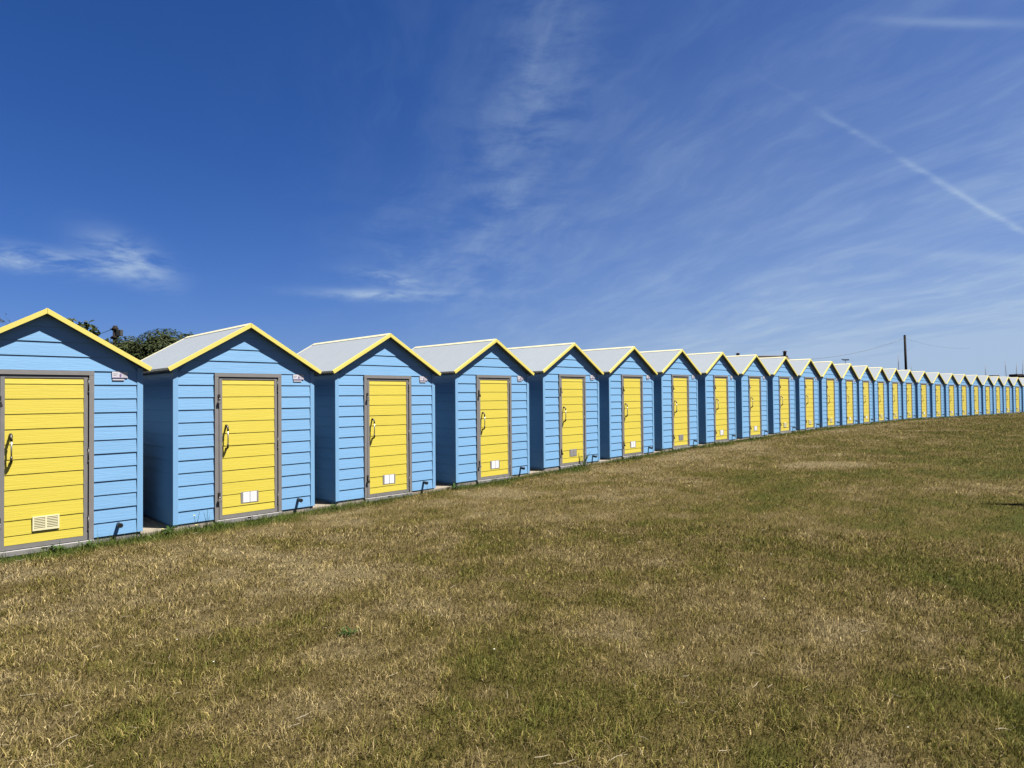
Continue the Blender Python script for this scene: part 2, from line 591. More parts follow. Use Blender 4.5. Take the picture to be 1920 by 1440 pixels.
def turf_material(name, blades):
    m = bpy.data.materials.new(name)
    m.use_nodes = True
    t = m.node_tree
    n = N(t)
    b = t.nodes['Principled BSDF']
    at = n.new('ShaderNodeAttribute', attribute_name='turf')
    b.inputs['Roughness'].default_value = 0.9
    b.inputs['Specular IOR Level'].default_value = 0.03
    if blades:
        n.put(b.inputs['Base Color'], at.outputs['Color'])
        tr = n.new('ShaderNodeBsdfTranslucent')
        n.put(tr.inputs[0], at.outputs['Color'])
        mx = n.new('ShaderNodeMixShader')
        mx.inputs[0].default_value = 0.22
        t.links.new(b.outputs[0], mx.inputs[1])
        t.links.new(tr.outputs[0], mx.inputs[2])
        t.links.new(mx.outputs[0], t.nodes['Material Output'].inputs[0])
    else:
        geo = n.new('ShaderNodeNewGeometry')
        a1 = n.noise(geo.outputs['Position'], 26.0, 6, 0.7)
        a2 = n.noise(geo.outputs['Position'], 5.0, 5, 0.65)
        f = n.m('ADD', 0.35, n.m('ADD', n.m('MULTIPLY', a1, 0.75), n.m('MULTIPLY', a2, 0.55)))
        col = n.mix(1.0, at.outputs['Color'], n.comb(f, f, f), 'MULTIPLY')
        n.put(b.inputs['Base Color'], col)
        bn = n.new('ShaderNodeBump')
        bn.inputs['Strength'].default_value = 0.8
        bn.inputs['Distance'].default_value = 0.03
        t.links.new(a1, bn.inputs['Height'])
        t.links.new(bn.outputs[0], b.inputs['Normal'])
    return m


M_TURF = turf_material("dry_turf", False)
M_BLADE = turf_material("grass_blades", True)
lm = raw_mesh("lawn", np.stack([gx, gy, gz], -1), quads.ravel(), np.arange(len(quads)) * 4, None, M_TURF)
lm.polygons.foreach_set('use_smooth', np.ones(len(quads), dtype=bool))
dv = dryness(gx, gy, co[0], co[2]) - 0.55 * fringe(co[0], gx, gy) * (co[0] > -3)
lf = np.clip(fringe(co[0], gx, gy) * 1.5, 0, 1)[:, None] * (co[0] > -3)[:, None]
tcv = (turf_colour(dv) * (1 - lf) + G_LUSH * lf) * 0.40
ca_ = lm.attributes.new('turf', 'FLOAT_COLOR', 'POINT')
ca_.data.foreach_set('color', np.hstack([tcv, np.ones((len(tcv), 1))]).astype(np.float32).ravel())
lawn = link("lawn", lm)
tag(lawn, "dry brown and green mown lawn in front of the beach huts", "lawn", kind="structure")

# ------------------------------------------------------------------ grass blades on the lawn
def scatter(r0, r1, dens, half):
    """points in a wedge in front of the camera, density falling with distance"""
    rr = np.linspace(r0, r1, 400)
    dn_ = dens(rr) * rr * 2 * half
    cum = np.concatenate([[0], np.cumsum((dn_[1:] + dn_[:-1]) / 2 * np.diff(rr))])
    n = int(cum[-1])
    r = np.interp(rng.random(n) * cum[-1], cum, rr)
    a = (rng.random(n) * 2 - 1) * half
    return r * np.sin(a), r * np.cos(a), r


def blades():
    x1, y1, r1_ = scatter(1.5, 9.0, lambda r: 10500 * np.minimum(1, (3.6 / r)) ** 1.6, R(53))
    x2, y2, r2_ = scatter(9.0, 62.0, lambda r: 10500 * (3.6 / r) ** 1.6, R(47))
    x = np.concatenate([x1, x2])
    y = np.concatenate([y1, y2])
    # extra taller tufts along the foot of the huts
    tot = len(LINE)
    seg = rng.integers(1, 22, 52000)
    t = rng.random(len(seg))
    base = LINE[seg] * (1 - t)[:, None] + LINE[seg + 1] * t[:, None]
    v = LINE[seg + 1] - LINE[seg]
    v = v / np.hypot(v[:, 0], v[:, 1])[:, None]
    nrm = np.stack([v[:, 1], -v[:, 0]], -1)
    off = rng.random(len(seg)) ** 1.6 * 0.42 + 0.0
    fx = base[:, 0] + nrm[:, 0] * off
    fy = base[:, 1] + nrm[:, 1] * off
    keepd = rng.random(len(seg)) < np.clip(10.0 / np.hypot(fx, fy), 0.1, 1) ** 1.3
    x = np.concatenate([x, fx[keepd]])
    y = np.concatenate([y, fy[keepd]])
    co_ = row_coords(x, y)
    edge = 0.015 + 0.05 * (fbm(x, y, 0.35, 41, 3) - 0.35)
    k = co_[0] > edge
    x, y = x[k], y[k]
    co_ = tuple(c[k] for c in co_)
    D, Zh, S = co_
    z = ground_z(x, y, co_)
    r = np.hypot(x, y)
    n = len(x)
    fg = fringe(D, x, y)
    dv_ = dryness(x, y, D, S) + rng.normal(0, 0.26, n) - 0.62 * fg
    stray = rng.random(n) < 0.05
    dv_[stray] += 0.6
    colr = turf_colour(dv_) * np.exp(rng.normal(0, 0.34, n) - 0.04)[:, None]
    lush = np.clip(fg * 1.7, 0, 1)[:, None] * (0.45 + 0.55 * rng.random(n))[:, None]
    colr = colr * (1 - lush) + G_LUSH * np.exp(rng.normal(0, 0.35, n))[:, None] * lush
    # thin patches: nearly bare, blades flattened
    thin = np.clip((dv_ - 0.75) * 1.5, 0, 0.8)
    hgt = (0.032 + 0.028 * rng.random(n)) * (1 - 0.35 * thin) * (1 + 1.3 * fg * rng.random(n))
    tuft = fbm(x, y, 0.10, 61, 2)
    hgt *= (0.65 + 0.5 * fbm(x, y, 0.5, 51, 3)) * (0.55 + 1.2 * np.clip((tuft - 0.22) * 1.5, 0, 1))
    colr *= (0.66 + 0.66 * np.clip((tuft - 0.22) * 1.7, 0, 1))[:, None]
    hgt *= 1 + 0.35 * np.clip((r - 8) / 20, 0, 1)
    longs = rng.random(n) < 0.005
    hgt[longs] *= 1.8
    tilt = np.clip(rng.normal(0.85, 0.34, n) + 0.35 * thin - 0.25 * fg, 0.05, 1.45)
    azb = rng.random(n) * 2 * np.pi
    # mower and wind lay: blades lean a little the same way
    dirx = np.cos(azb) + 0.35
    diry = np.sin(azb) - 0.25
    nn = np.hypot(dirx, diry) + 1e-6
    dirx, diry = dirx / nn, diry / nn
    wd = 0.0031 * (0.7 + 0.7 * rng.random(n)) * np.maximum(1, r / 4.0) ** 0.80
    fa = rng.random(n) * 2 * np.pi
    wx_, wy_ = np.cos(fa) * wd / 2, np.sin(fa) * wd / 2
    near = r < 8.0
    V = []
    F = []
    LS = []
    C = []
    nv = 0
    nl = 0
    # near blades: base pair, mid pair, tip (a bent blade)
    i = np.where(near)[0]
    h, tl = hgt[i], tilt[i]
    b0 = np.stack([x[i] - wx_[i], y[i] - wy_[i], z[i] - 0.004], -1)
    b1 = np.stack([x[i] + wx_[i], y[i] + wy_[i], z[i] - 0.004], -1)
    m_h = h * 0.55
    mx_ = x[i] + dirx[i] * np.sin(tl * 0.55) * m_h
    my_ = y[i] + diry[i] * np.sin(tl * 0.55) * m_h
    mz_ = z[i] + np.cos(tl * 0.55) * m_h
    m0 = np.stack([mx_ - wx_[i] * .8, my_ - wy_[i] * .8, mz_], -1)
    m1 = np.stack([mx_ + wx_[i] * .8, my_ + wy_[i] * .8, mz_], -1)
    tp = np.stack([mx_ + dirx[i] * np.sin(tl * 1.35) * h * .55, my_ + diry[i] * np.sin(tl * 1.35) * h * .55,
                   mz_ + np.cos(np.minimum(tl * 1.35, 1.6)) * h * .55], -1)
    vv = np.stack([b0, b1, m1, m0, tp], 1).reshape(-1, 3)
    base_i = np.arange(len(i)) * 5
    q = np.stack([base_i, base_i + 1, base_i + 2, base_i + 3, base_i + 3, base_i + 2, base_i + 4], -1)
    V.append(vv)
    F.append(q.ravel())
    ls = np.stack([np.arange(len(i)) * 7, np.arange(len(i)) * 7 + 4], -1).ravel()
    LS.append(ls)
    C.append(np.repeat(colr[i], 5, 0))
    nv += len(vv)
    nl += len(i) * 7
    # farther blades: one triangle
    i = np.where(~near)[0]
    h, tl = hgt[i], tilt[i]
    b0 = np.stack([x[i] - wx_[i], y[i] - wy_[i], z[i] - 0.004], -1)
    b1 = np.stack([x[i] + wx_[i], y[i] + wy_[i], z[i] - 0.004], -1)
    tp = np.stack([x[i] + dirx[i] * np.sin(tl) * h, y[i] + diry[i] * np.sin(tl) * h, z[i] + np.cos(tl) * h], -1)
    vv = np.stack([b0, b1, tp], 1).reshape(-1, 3)
    V.append(vv)
    F.append(np.arange(len(vv)) + nv)
    LS.append(np.arange(len(i)) * 3 + nl)
    C.append(np.repeat(colr[i], 3, 0))
    me = raw_mesh("grass", np.concatenate(V), np.concatenate(F), np.concatenate(LS), None, M_BLADE)
    cc = np.concatenate(C)
    a = me.attributes.new('turf', 'FLOAT_COLOR', 'POINT')
    a.data.foreach_set('color', np.hstack([cc, np.ones((len(cc), 1))]).astype(np.float32).ravel())
    print("blades", n, "verts", len(cc))
    return me


grass = link("grass", blades())
tag(grass, "short parched grass blades covering the lawn", "grass", kind="stuff")

# dead straws and clippings lying on the turf (nobody could count them)
def straws():
    bm = bmesh.new()
    for _ in range(170):
        r = 2.4 + 7.5 * random.random() ** 1.4
        a = R(random.uniform(-44, 44))
        x, y = r * math.sin(a), r * math.cos(a)
        D, Z, S = row_coords(np.array([x]), np.array([y]))
        if D[0] < 0.4:
            continue
        z = ground_z(np.array([x]), np.array([y]))[0] + 0.020
        t = random.uniform(0, math.pi)
        L = random.uniform(0.03, 0.10)
        pts = [Vector((x, y, z + random.uniform(0, .012)))]
        for s in range(2):
            t += random.uniform(-.5, .5)
            pts.append(pts[-1] + Vector((math.cos(t), math.sin(t), random.uniform(-.15, .2))) * L / 2)
        bm_tube(bm, pts, [0.0016, 0.0018, 0.0010], 4, smooth=False, cap=False)
    return bm_mesh("dead_straw", bm, material("dead_straw", (0.27, 0.22, 0.13), 0.7, var=0.3))


def daisies():
    bm = bmesh.new()
    for _ in range(70):
        r = 3.5 + 16 * random.random()
        a = R(random.uniform(-40, 42))
        x, y = r * math.sin(a), r * math.cos(a)
        D, Z, S = row_coords(np.array([x]), np.array([y]))
        if D[0] < 0.5:
            continue
        z = ground_z(np.array([x]), np.array([y]))[0] + 0.034
        rad = random.uniform(0.003, 0.006)
        rim = [bm.verts.new((x + rad * math.cos(t), y + rad * math.sin(t), z + 0.002)) for t in np.linspace(0, 2 * math.pi, 9)[:-1]]
        c = bm.verts.new((x, y, z - 0.001))
        for k in range(8):
            bm.faces.new((c, rim[k], rim[(k + 1) % 8]))
    return bm_mesh("daisies", bm, M_DAISY)


M_DAISY = material("white_petal", (0.75, 0.74, 0.66), 0.7)
tag(link("daisies", daisies()), "tiny white daisy heads dotted over the lawn", "flowers", kind="stuff")

st_ = link("dead_straw", straws())
tag(st_, "pale dead straws and clippings scattered on the lawn", "straw", kind="stuff")

# ------------------------------------------------------------------ concrete strip the huts stand on
def base_strip():
    bm = bmesh.new()
    pts = []
    heads = np.concatenate([[H[0, 2]], H[:, 2], [H[-1, 2]]])
    line = np.vstack([H[0, :2] + d0 * 1.0, H[:, :2], H[-1, :2] + dn * 1.0])
    lz = np.concatenate([[H[0, 3]], H[:, 3], [H[-1, 3]]])
    rows = []
    for i in range(len(line)):
        f = np.array([math.sin(heads[i]), -math.cos(heads[i])])
        a = line[i] + f * 0.005
        b = line[i] - f * 2.75
        top = lz[i] - 0.036
        rows.append([bm.verts.new((a[0], a[1], top - 0.2)), bm.verts.new((a[0], a[1], top)),
                     bm.verts.new((b[0], b[1], top)), bm.verts.new((b[0], b[1], top - 0.2))])
    for i in range(len(rows) - 1):
        for k in range(3):
            bm.faces.new((rows[i][k], rows[i + 1][k], rows[i + 1][k + 1], rows[i][k + 1]))
    return bm_mesh("pavement", bm, M_CONC)


tag(link("pavement", base_strip()), "pale concrete strip under the row of beach huts", "pavement", kind="structure")

# ------------------------------------------------------------------ beach hut: meshes
HW = 0.925          # half width of front
PITCH = 0.1555
SL = 0.6035         # roof slope
ZAP = 2.5256        # top of barge board at apex
TIPX = 1.0117
OV = 0.087
DEPTH = 2.24
T_IN = 0.055        # corner trim width


def roof_under(x):
    return 2.482 - SL * abs(x) - 0.012


def lap(z0, z1, yb=-0.0058, yt=0.0030, back=0.012):
    """cross-section (y,z) of a lapped board whose lower edge stands proud"""
    return [(yb, z0 + 0.0015), (yt, z1), (back, z1), (back, z0), (yb + 0.003, z0)]


def plank_mesh(name, x0, x1, mat, h=PITCH):
    bm = bmesh.new()
    bm_prism(bm, lap(0.0, h - 0.0005), 'x', x0, x1)
    return bm_mesh(name, bm, mat)


LX0, LX1 = -HW + T_IN, -0.4425
RX0, RX1 = 0.4425, HW - T_IN
me_pl = plank_mesh("plank_left", 0, LX1 - LX0, M_BLUE)
me_pr = plank_mesh("plank_right", 0, RX1 - RX0, M_BLUE)


def gable_plank(k):
    z0 = 12 * PITCH + k * PITCH
    z1 = min(z0 + PITCH - 0.0005, 2.465)
    bm = bmesh.new()
    w0 = min((2.470 - z0) / SL, HW - T_IN if k == 0 else 9)
    w1 = max((2.470 - z1) / SL, 0.004)
    yb, yt, bk = -0.0058, 0.0030, 0.012
    pts = [(-w0, yb, 0), (w0, yb, 0), (w1, yt, z1 - z0), (-w1, yt, z1 - z0)]
    ptb = [(-w0, bk, 0), (w0, bk, 0), (w1, bk, z1 - z0), (-w1, bk, z1 - z0)]
    A = [bm.verts.new(p) for p in pts]
    B = [bm.verts.new(p) for p in ptb]
    bm.faces.new(A)
    bm.faces.new(B[::-1])
    for i in range(4):
        bm.faces.new((A[i], B[i], B[(i + 1) % 4], A[(i + 1) % 4]))
    return bm_mesh("gable_plank", bm, M_BLUE), z0


def side_plank(sign):
    bm = bmesh.new()
    sec = lap(0.0, PITCH - 0.0005)
    poly = [(p[0] * -sign, p[1]) for p in sec]
    # extrude along y
    bm_prism(bm, poly, 'y', 0.0, DEPTH - 2 * T_IN)
    return bm_mesh("side_plank", bm, M_BLUES)


def wall_core():
    bm = bmesh.new()
    x = HW - 0.013
    zt = roof_under(HW) + 0.001
    bm_prism(bm, [(-x, -0.03), (x, -0.03), (x, zt), (0, 2.468), (-x, zt)], 'y', 0.013, DEPTH - 0.013)
    return bm_mesh("wall", bm, M_BLUES)


def corner_trim(sx_, sy_):
    """L-shaped corner board; sx_ side, sy_ -1 front / +1 back"""
    bm = bmesh.new()
    o = 0.012
    zt = roof_under(HW) - 0.002
    X0, X1 = HW - T_IN, HW + 0.006
    fy = -0.0105 if sy_ < 0 else DEPTH + 0.0105
    by = 0.0125 if sy_ < 0 else DEPTH - 0.0125
    iy = T_IN if sy_ < 0 else DEPTH - T_IN
    poly = [(X0, fy), (X1, fy), (X1, iy), (X1 - 0.018, iy), (X1 - 0.018, by), (X0, by)]
    poly = [(p[0] * sx_, p[1]) for p in poly]
    bm_prism(bm, poly, 'z', 0.0, zt)
    return bm_mesh("corner_trim", bm, M_BTRIM, 0.0015)


def back_cladding():
    bm = bmesh.new()
    for k in range(12):
        sec = lap(k * PITCH, (k + 1) * PITCH - 0.0005)
        bm_prism(bm, [(DEPTH - p[0], p[1]) for p in sec], 'x', -HW + T_IN, HW - T_IN)
    for k in range(4):
        z0 = (12 + k) * PITCH
        z1 = min(z0 + PITCH, 2.465)
        w0, w1 = min((2.47 - z0) / SL, HW - T_IN), max((2.47 - z1) / SL, 0.004)
        bm_prism(bm, [(-w0, z0), (w0, z0), (w1, z1), (-w1, z1)], 'y', DEPTH - 0.012, DEPTH + 0.003)
    return bm_mesh("back_cladding", bm, M_BLUES)


def skirting():
    bm = bmesh.new()
    bm_box(bm, -HW + 0.02, HW - 0.02, 0.006, DEPTH - 0.02, -0.075, -0.006)
    return bm_mesh("skirting", bm, M_SKIRT)


R0, R1 = -OV + 0.012, 2.3553 - 0.012       # roof panel run
def roof_panel(s):
    bm = bmesh.new()
    t = 0.026
    xe = TIPX - 0.012
    ztop = ZAP - 0.010
    n = (SL * s / math.hypot(1, SL), 1 / math.hypot(1, SL))
    a, b = (0.0, ztop), (xe * s, ztop - SL * xe)
    poly = [a, b, (b[0] - n[0] * t, b[1] - n[1] * t), (0.0, a[1] - t * math.hypot(1, SL))]
    bm_prism(bm, poly, 'y', R0, R1)
    return bm_mesh("roof_panel", bm, [M_ROOF])


def soffit():
    bm = bmesh.new()
    for s in (-1, 1):
        xe = TIPX - 0.02
        zt = ZAP - 0.010 - 0.028 * math.hypot(1, SL)
        poly = [(0.0, zt), (xe * s, zt - SL * xe), (xe * s, zt - SL * xe - 0.010), (0.0, zt - 0.010)]
        bm_prism(bm, poly, 'y', R0 + 0.002, R1 - 0.002)
    return bm_mesh("soffit", bm, M_SOFFIT)


def barge(s, y0, y1, mat):
    bm = bmesh.new()
    h = 0.058
    xb = TIPX
    # plumb joint at the apex, end cut square to the slope
    nx_, nz_ = SL * s / math.hypot(1, SL), 1 / math.hypot(1, SL)
    hp = h * nz_
    top_e = (xb * s + nx_ * 0.0, ZAP - SL * xb)
    bot_e = (top_e[0] - nx_ * hp, top_e[1] - nz_ * hp)
    poly = [(0.0007 * s, ZAP), top_e, bot_e, (0.0007 * s, ZAP - h)]
    bm_prism(bm, poly, 'y', y0, y1)
    return bm_mesh("barge_board", bm, mat, 0.0012)


def eave_trim(s):
    bm = bmesh.new()
    x = TIPX - 0.0115
    zt = ZAP - 0.010 - SL * x
    bm_box(bm, min(s * x, s * (x + 0.009)), max(s * x, s * (x + 0.009)), R0 + 0.001, R1, zt - 0.024, zt + 0.004)
    return bm_mesh("eave_trim", bm, M_CREAM)


def ridge_cap():
    bm = bmesh.new()
    a = 0.045
    z = ZAP - 0.008
    poly = [(-a, z - SL * a), (0, z + 0.006), (a, z - SL * a), (a, z - SL * a + 0.005), (0, z + 0.013), (-a, z - SL * a + 0.005)]
    bm_prism(bm, poly, 'y', R0 + 0.02, R1 + 0.002)
    return bm_mesh("ridge_cap", bm, M_CREAM)


DL, DR_, DT = -0.441, 0.441, 1.864
def door_frame():
    bm = bmesh.new()
    y0, y1 = -0.018, 0.0125
    t = 0.047
    bm_box(bm, DL, DL + t, y0, y1, -0.014, DT - t)
    bm_box(bm, DR_ - t, DR_, y0, y1, -0.014, DT - t)
    bm_box(bm, DL, DR_, y0 - 0.001, y1, DT - t, DT)
    # near-black sheet: shade of the door gap put in as colour
    bm_box(bm, DL + t, DR_ - t, 0.010, 0.0126, -0.012, DT - t, 1)
    return bm_mesh("door_frame", bm, [M_STEEL, M_SHADOW])


def threshold():
    bm = bmesh.new()
    bm_box(bm, DL + 0.002, -0.035, -0.034, 0.004, -0.068, -0.0215)
    bm_box(bm, 0.035, DR_ - 0.002, -0.034, 0.004, -0.068, -0.0215)
    bm_box(bm, -0.0345, 0.0345, -0.022, 0.004, -0.068, -0.0235)
    bm_box(bm, 0.012, 0.034, -0.031, -0.0225, -0.068, -0.030)
    bm_box(bm, DL, DR_, -0.031, 0.004, -0.0210, -0.0165, 1)
    return bm_mesh("threshold", bm, [M_SKIRT, M_SILL_LIT], 0.0010)


LF = 0.3825      # half width of the leaf
PF = 0.3445      # half width of the yellow boards
def door_leaf():
    bm = bmesh.new()
    y0, y1 = -0.008, 0.009
    zb, zt = -0.008, 1.808
    bm_box(bm, -LF, -PF - 0.001, y0, y1, zb, zt)
    bm_box(bm, PF + 0.001, LF, y0, y1, zb, zt)
    bm_box(bm, -PF - 0.001, PF + 0.001, y0 + 0.0005, y1, 1.7815, zt - 0.0005)
    bm_box(bm, -PF - 0.001, PF + 0.001, y0 + 0.0005, y1, zb + 0.0005, 0.038)
    bm_box(bm, -PF - 0.001, PF + 0.001, 0.0060, 0.0088, 0.038, 1.7815, 1)
    return bm_mesh("door", bm, [M_STEEL, M_SHADOW])


DP = 0.158
def door_plank(h):
    bm = bmesh.new()
    bm_prism(bm, lap(0.0, h - 0.0005, -0.0060, -0.0010, 0.0058), 'x', -PF, PF)
    return bm_mesh("door_plank", bm, M_YEL)


me_dp = door_plank(DP)
me_dp_b = door_plank(0.137 - 0.040)
me_dp_t = door_plank(1.780 - 1.717)


def handle():
    bm = bmesh.new()
    x = -0.295
    pr = 0.062
    # dark shaped ends rising from the door and curving into the grip
    for z0, sgn in ((1.168, 1), (0.912, -1)):
        pts = [(x, -0.004, z0 + sgn * 0.020), (x, -0.020, z0 + sgn * 0.019), (x, -0.042, z0 + sgn * 0.012),
               (x, -pr + 0.004, z0 - sgn * 0.004), (x, -pr, z0 - sgn * 0.028), (x, -pr, z0 - sgn * 0.050)]
        bm_tube(bm, pts, [0.016, 0.0135, 0.0125, 0.013, 0.0125, 0.0105], 10, 0)
    bm_tube(bm, [(x, -pr, 1.124), (x, -pr - 0.003, 1.04), (x, -pr, 0.956)], [0.0072, 0.0076, 0.0072], 10, 1)
    return bm_mesh("handle", bm, [M_DARK, M_CHROME])


def vent(kind):
    bm = bmesh.new()
    x0, x1, z0, z1 = -0.110, 0.124, 0.161, 0.311
    if kind == 'cream':
        y0, y1 = -0.0165, -0.0015
        bm_box(bm, x0, x1, -0.0052, y1, z0, z1, 1)
        bw = 0.014
        bm_box(bm, x0, x1, y0, -0.0053, z1 - bw, z1)
        bm_box(bm, x0, x1, y0, -0.0053, z0, z0 + bw)
        for xa, xb in ((x0, x0 + bw), (0.007 - 0.008, 0.007 + 0.008), (x1 - bw, x1)):
            bm_box(bm, xa, xb, y0, -0.0053, z0 + bw, z1 - bw)
        n = 7
        st = (z1 - z0 - 2 * bw) / n
        for i in range(n):
            za = z0 + bw + i * st
            for xa, xb in ((x0 + bw, -0.001), (0.015, x1 - bw)):
                bm_prism(bm, [(-0.0158, za + st * 0.05), (-0.0158, za + st * 0.55), (-0.0100, za + st * 0.60), (-0.0100, za + st * 0.10)], 'x', xa, xb)
        return bm_mesh("vent", bm, [M_VENTC, M_SHADOW])
    face = {'white': M_VENTW, 'grey': M_VENTG}[kind]
    y0, y1 = -0.0105, -0.0015
    bm_box(bm, x0, x1, y0 + 0.003, y1, z0, z1, 1)
    for xa, xb in ((x0 + 0.030, 0.003), (0.013, x1 - 0.028)):
        bm_box(bm, xa, xb, y0, y0 + 0.0028, z0 + 0.010, z1 - 0.008, 0)
    for xa in (x0 + 0.010, x1 - 0.018):
        bm_box(bm, xa, xa + 0.008, y0 + 0.0005, y0 + 0.0028, z0 + 0.006, z1 - 0.006, 1)
    for i in range(5):
        za = z0 + 0.028 + i * 0.024
        for xa, xb in ((x0 + 0.045, -0.012), (0.028, x1 - 0.043)):
            bm_box(bm, xa, xb, y0 - 0.0012, y0 - 0.0001, za, za + 0.010, 0)
    return bm_mesh("vent", bm, [face, M_VENTG])


def hinge():
    bm = bmesh.new()
    x = 0.3895
    bm_tube(bm, [(x, -0.012, -0.065), (x, -0.012, 0.065)], 0.0065, 8)
    bm_tube(bm, [(x, -0.012, -0.078), (x, -0.012, -0.066)], 0.0085, 8)
    bm_tube(bm, [(x, -0.012, 0.066), (x, -0.012, 0.078)], 0.0085, 8)
    return bm_mesh("hinge", bm, M_DARK)


def hasp():
    bm = bmesh.new()
    x = -0.390
    bm_box(bm, x - 0.016, x + 0.016, -0.022, -0.0145, -0.004, 0.075)
    bm_box(bm, x - 0.009, x + 0.009, -0.030, -0.0222, 0.012, 0.060)
    bm_tube(bm, [(x, -0.0225, -0.004 + 0.01), (x, -0.042, 0.006), (x, -0.042, 0.022), (x, -0.0225, 0.026)], 0.0035, 6)
    return bm_mesh("hasp", bm, M_DARK)


def padlock(mat):
    bm = bmesh.new()
    x = -0.388
    bm_box(bm, x - 0.022, x + 0.022, -0.052, -0.030, -0.042, -0.006)
    bmesh.ops.bevel(bm, geom=bm.edges[:], offset=0.005, segments=2, affect='EDGES')
    pts = [(x - 0.013, -0.041, -0.010)] + [(x - 0.013 * math.cos(t), -0.041, 0.006 + 0.013 * math.sin(t)) for t in np.linspace(0, math.pi, 7)] + [(x + 0.013, -0.041, -0.010)]
    bm_tube(bm, pts, 0.0032, 6, 0)
    return bm_mesh("padlock", bm, mat)


def plate():
    bm = bmesh.new()
    bm_box(bm, 0.615, 0.772, -0.0100, -0.0036, 1.788, 1.862)
    bm_box(bm, 0.620, 0.738, -0.0130, -0.0036, 1.764, 1.778)
    return bm_mesh("number_plate", bm, M_WHITE)


def plate_print():
    bm = bmesh.new()
    y0, y1 = -0.0118, -0.0101
    bm_box(bm, 0.618, 0.769, y0, y1, 1.790, 1.797)                       # coloured band along the foot
    bm_prism(bm, [(0.700, 1.846), (0.712, 1.824), (0.706, 1.803), (0.694, 1.803), (0.688, 1.824)], 'y', y0, y1)   # dark emblem
    for k, (xa, xb) in enumerate(((0.628, 0.672), (0.628, 0.660))):
        bm_box(bm, xa, xb, y0, y1, 1.838 - k * 0.016, 1.842 - k * 0.016, 1)
    for k in range(3):
        bm_box(bm, 0.724 + k * 0.014, 0.732 + k * 0.014, y0, y1, 1.812, 1.834, 1)
    return bm_mesh("plate_print", bm, [M_PURPLE, M_GREYP])


def drain_pipe():
    bm = bmesh.new()
    bm_tube(bm, [(0.685, 0.004, 0.118), (0.685, -0.060, 0.114), (0.685, -0.066, 0.114)], [0.021, 0.021, 0.021], 14, 0)
    bm_tube(bm, [(0.685, -0.0665, 0.114), (0.685, -0.094, 0.112)], [0.027, 0.0265], 14, 0)
    return bm_mesh("drain_pipe", bm, M_BLACK)


MESH = dict(core=wall_core(), back=back_cladding(), skirt=skirting(), spL=side_plank(-1), spR=side_plank(1),
            rpL=roof_panel(-1), rpR=roof_panel(1), soffit=soffit(),
            bL=barge(-1, -OV, -OV + 0.030, M_YTRIM), bR=barge(1, -OV, -OV + 0.030, M_YTRIM),
            bbL=barge(-1, 2.3553 - 0.010, 2.3553 + 0.004, M_CREAM), bbR=barge(1, 2.3553 - 0.010, 2.3553 + 0.004, M_CREAM),
            eL=eave_trim(-1), eR=eave_trim(1), ridge=ridge_cap(), frame=door_frame(), thr=threshold(), leaf=door_leaf(),
            handle=handle(), hinge=hinge(), hasp=hasp(), lockS=padlock(M_CHROME), lockD=padlock(M_DARK),
            plate=plate(), pprint=plate_print(), pipe=drain_pipe())
TRIM = {(sx_, sy_): corner_trim(sx_, sy_) for sx_ in (-1, 1) for sy_ in (-1, 1)}
VENT = {k: vent(k) for k in ('cream', 'white', 'grey')}
GABLE = [gable_plank(k) for k in range(4)]


def joined(name, items, mats):
    """join placed meshes into one (far huts, where single boards are too small to pick apart)"""
    bm = bmesh.new()
    for me, loc in items:
        b2 = bmesh.new()
        b2.from_mesh(me)
        bmesh.ops.translate(b2, vec=loc, verts=b2.verts)
        tmp = bpy.data.meshes.new("tmp")
        b2.to_mesh(tmp)
        b2.free()
        bm.from_mesh(tmp)
        bpy.data.meshes.remove(tmp)
    return bm_mesh(name, bm, mats)


WALL_ITEMS = []
for k in range(12):
    WALL_ITEMS += [(me_pl, (LX0, 0, k * PITCH)), (me_pr, (RX0, 0, k * PITCH)),
                   (MESH['spL'], (-HW, T_IN, k * PITCH)), (MESH['spR'], (HW, T_IN, k * PITCH))]
WALL_ITEMS += [(g_[0], (0, 0, g_[1])) for g_ in GABLE]
DOOR_ITEMS = [(me_dp_b, (0, 0, 0.040))] + [(me_dp, (0, 0, 0.137 + k * DP)) for k in range(10)] + [(me_dp_t, (0, 0, 1.717))]
FAR_WALL = joined("cladding", WALL_ITEMS, [M_BLUE])
FAR_DOOR = joined("door_boards", DOOR_ITEMS, [M_YEL])

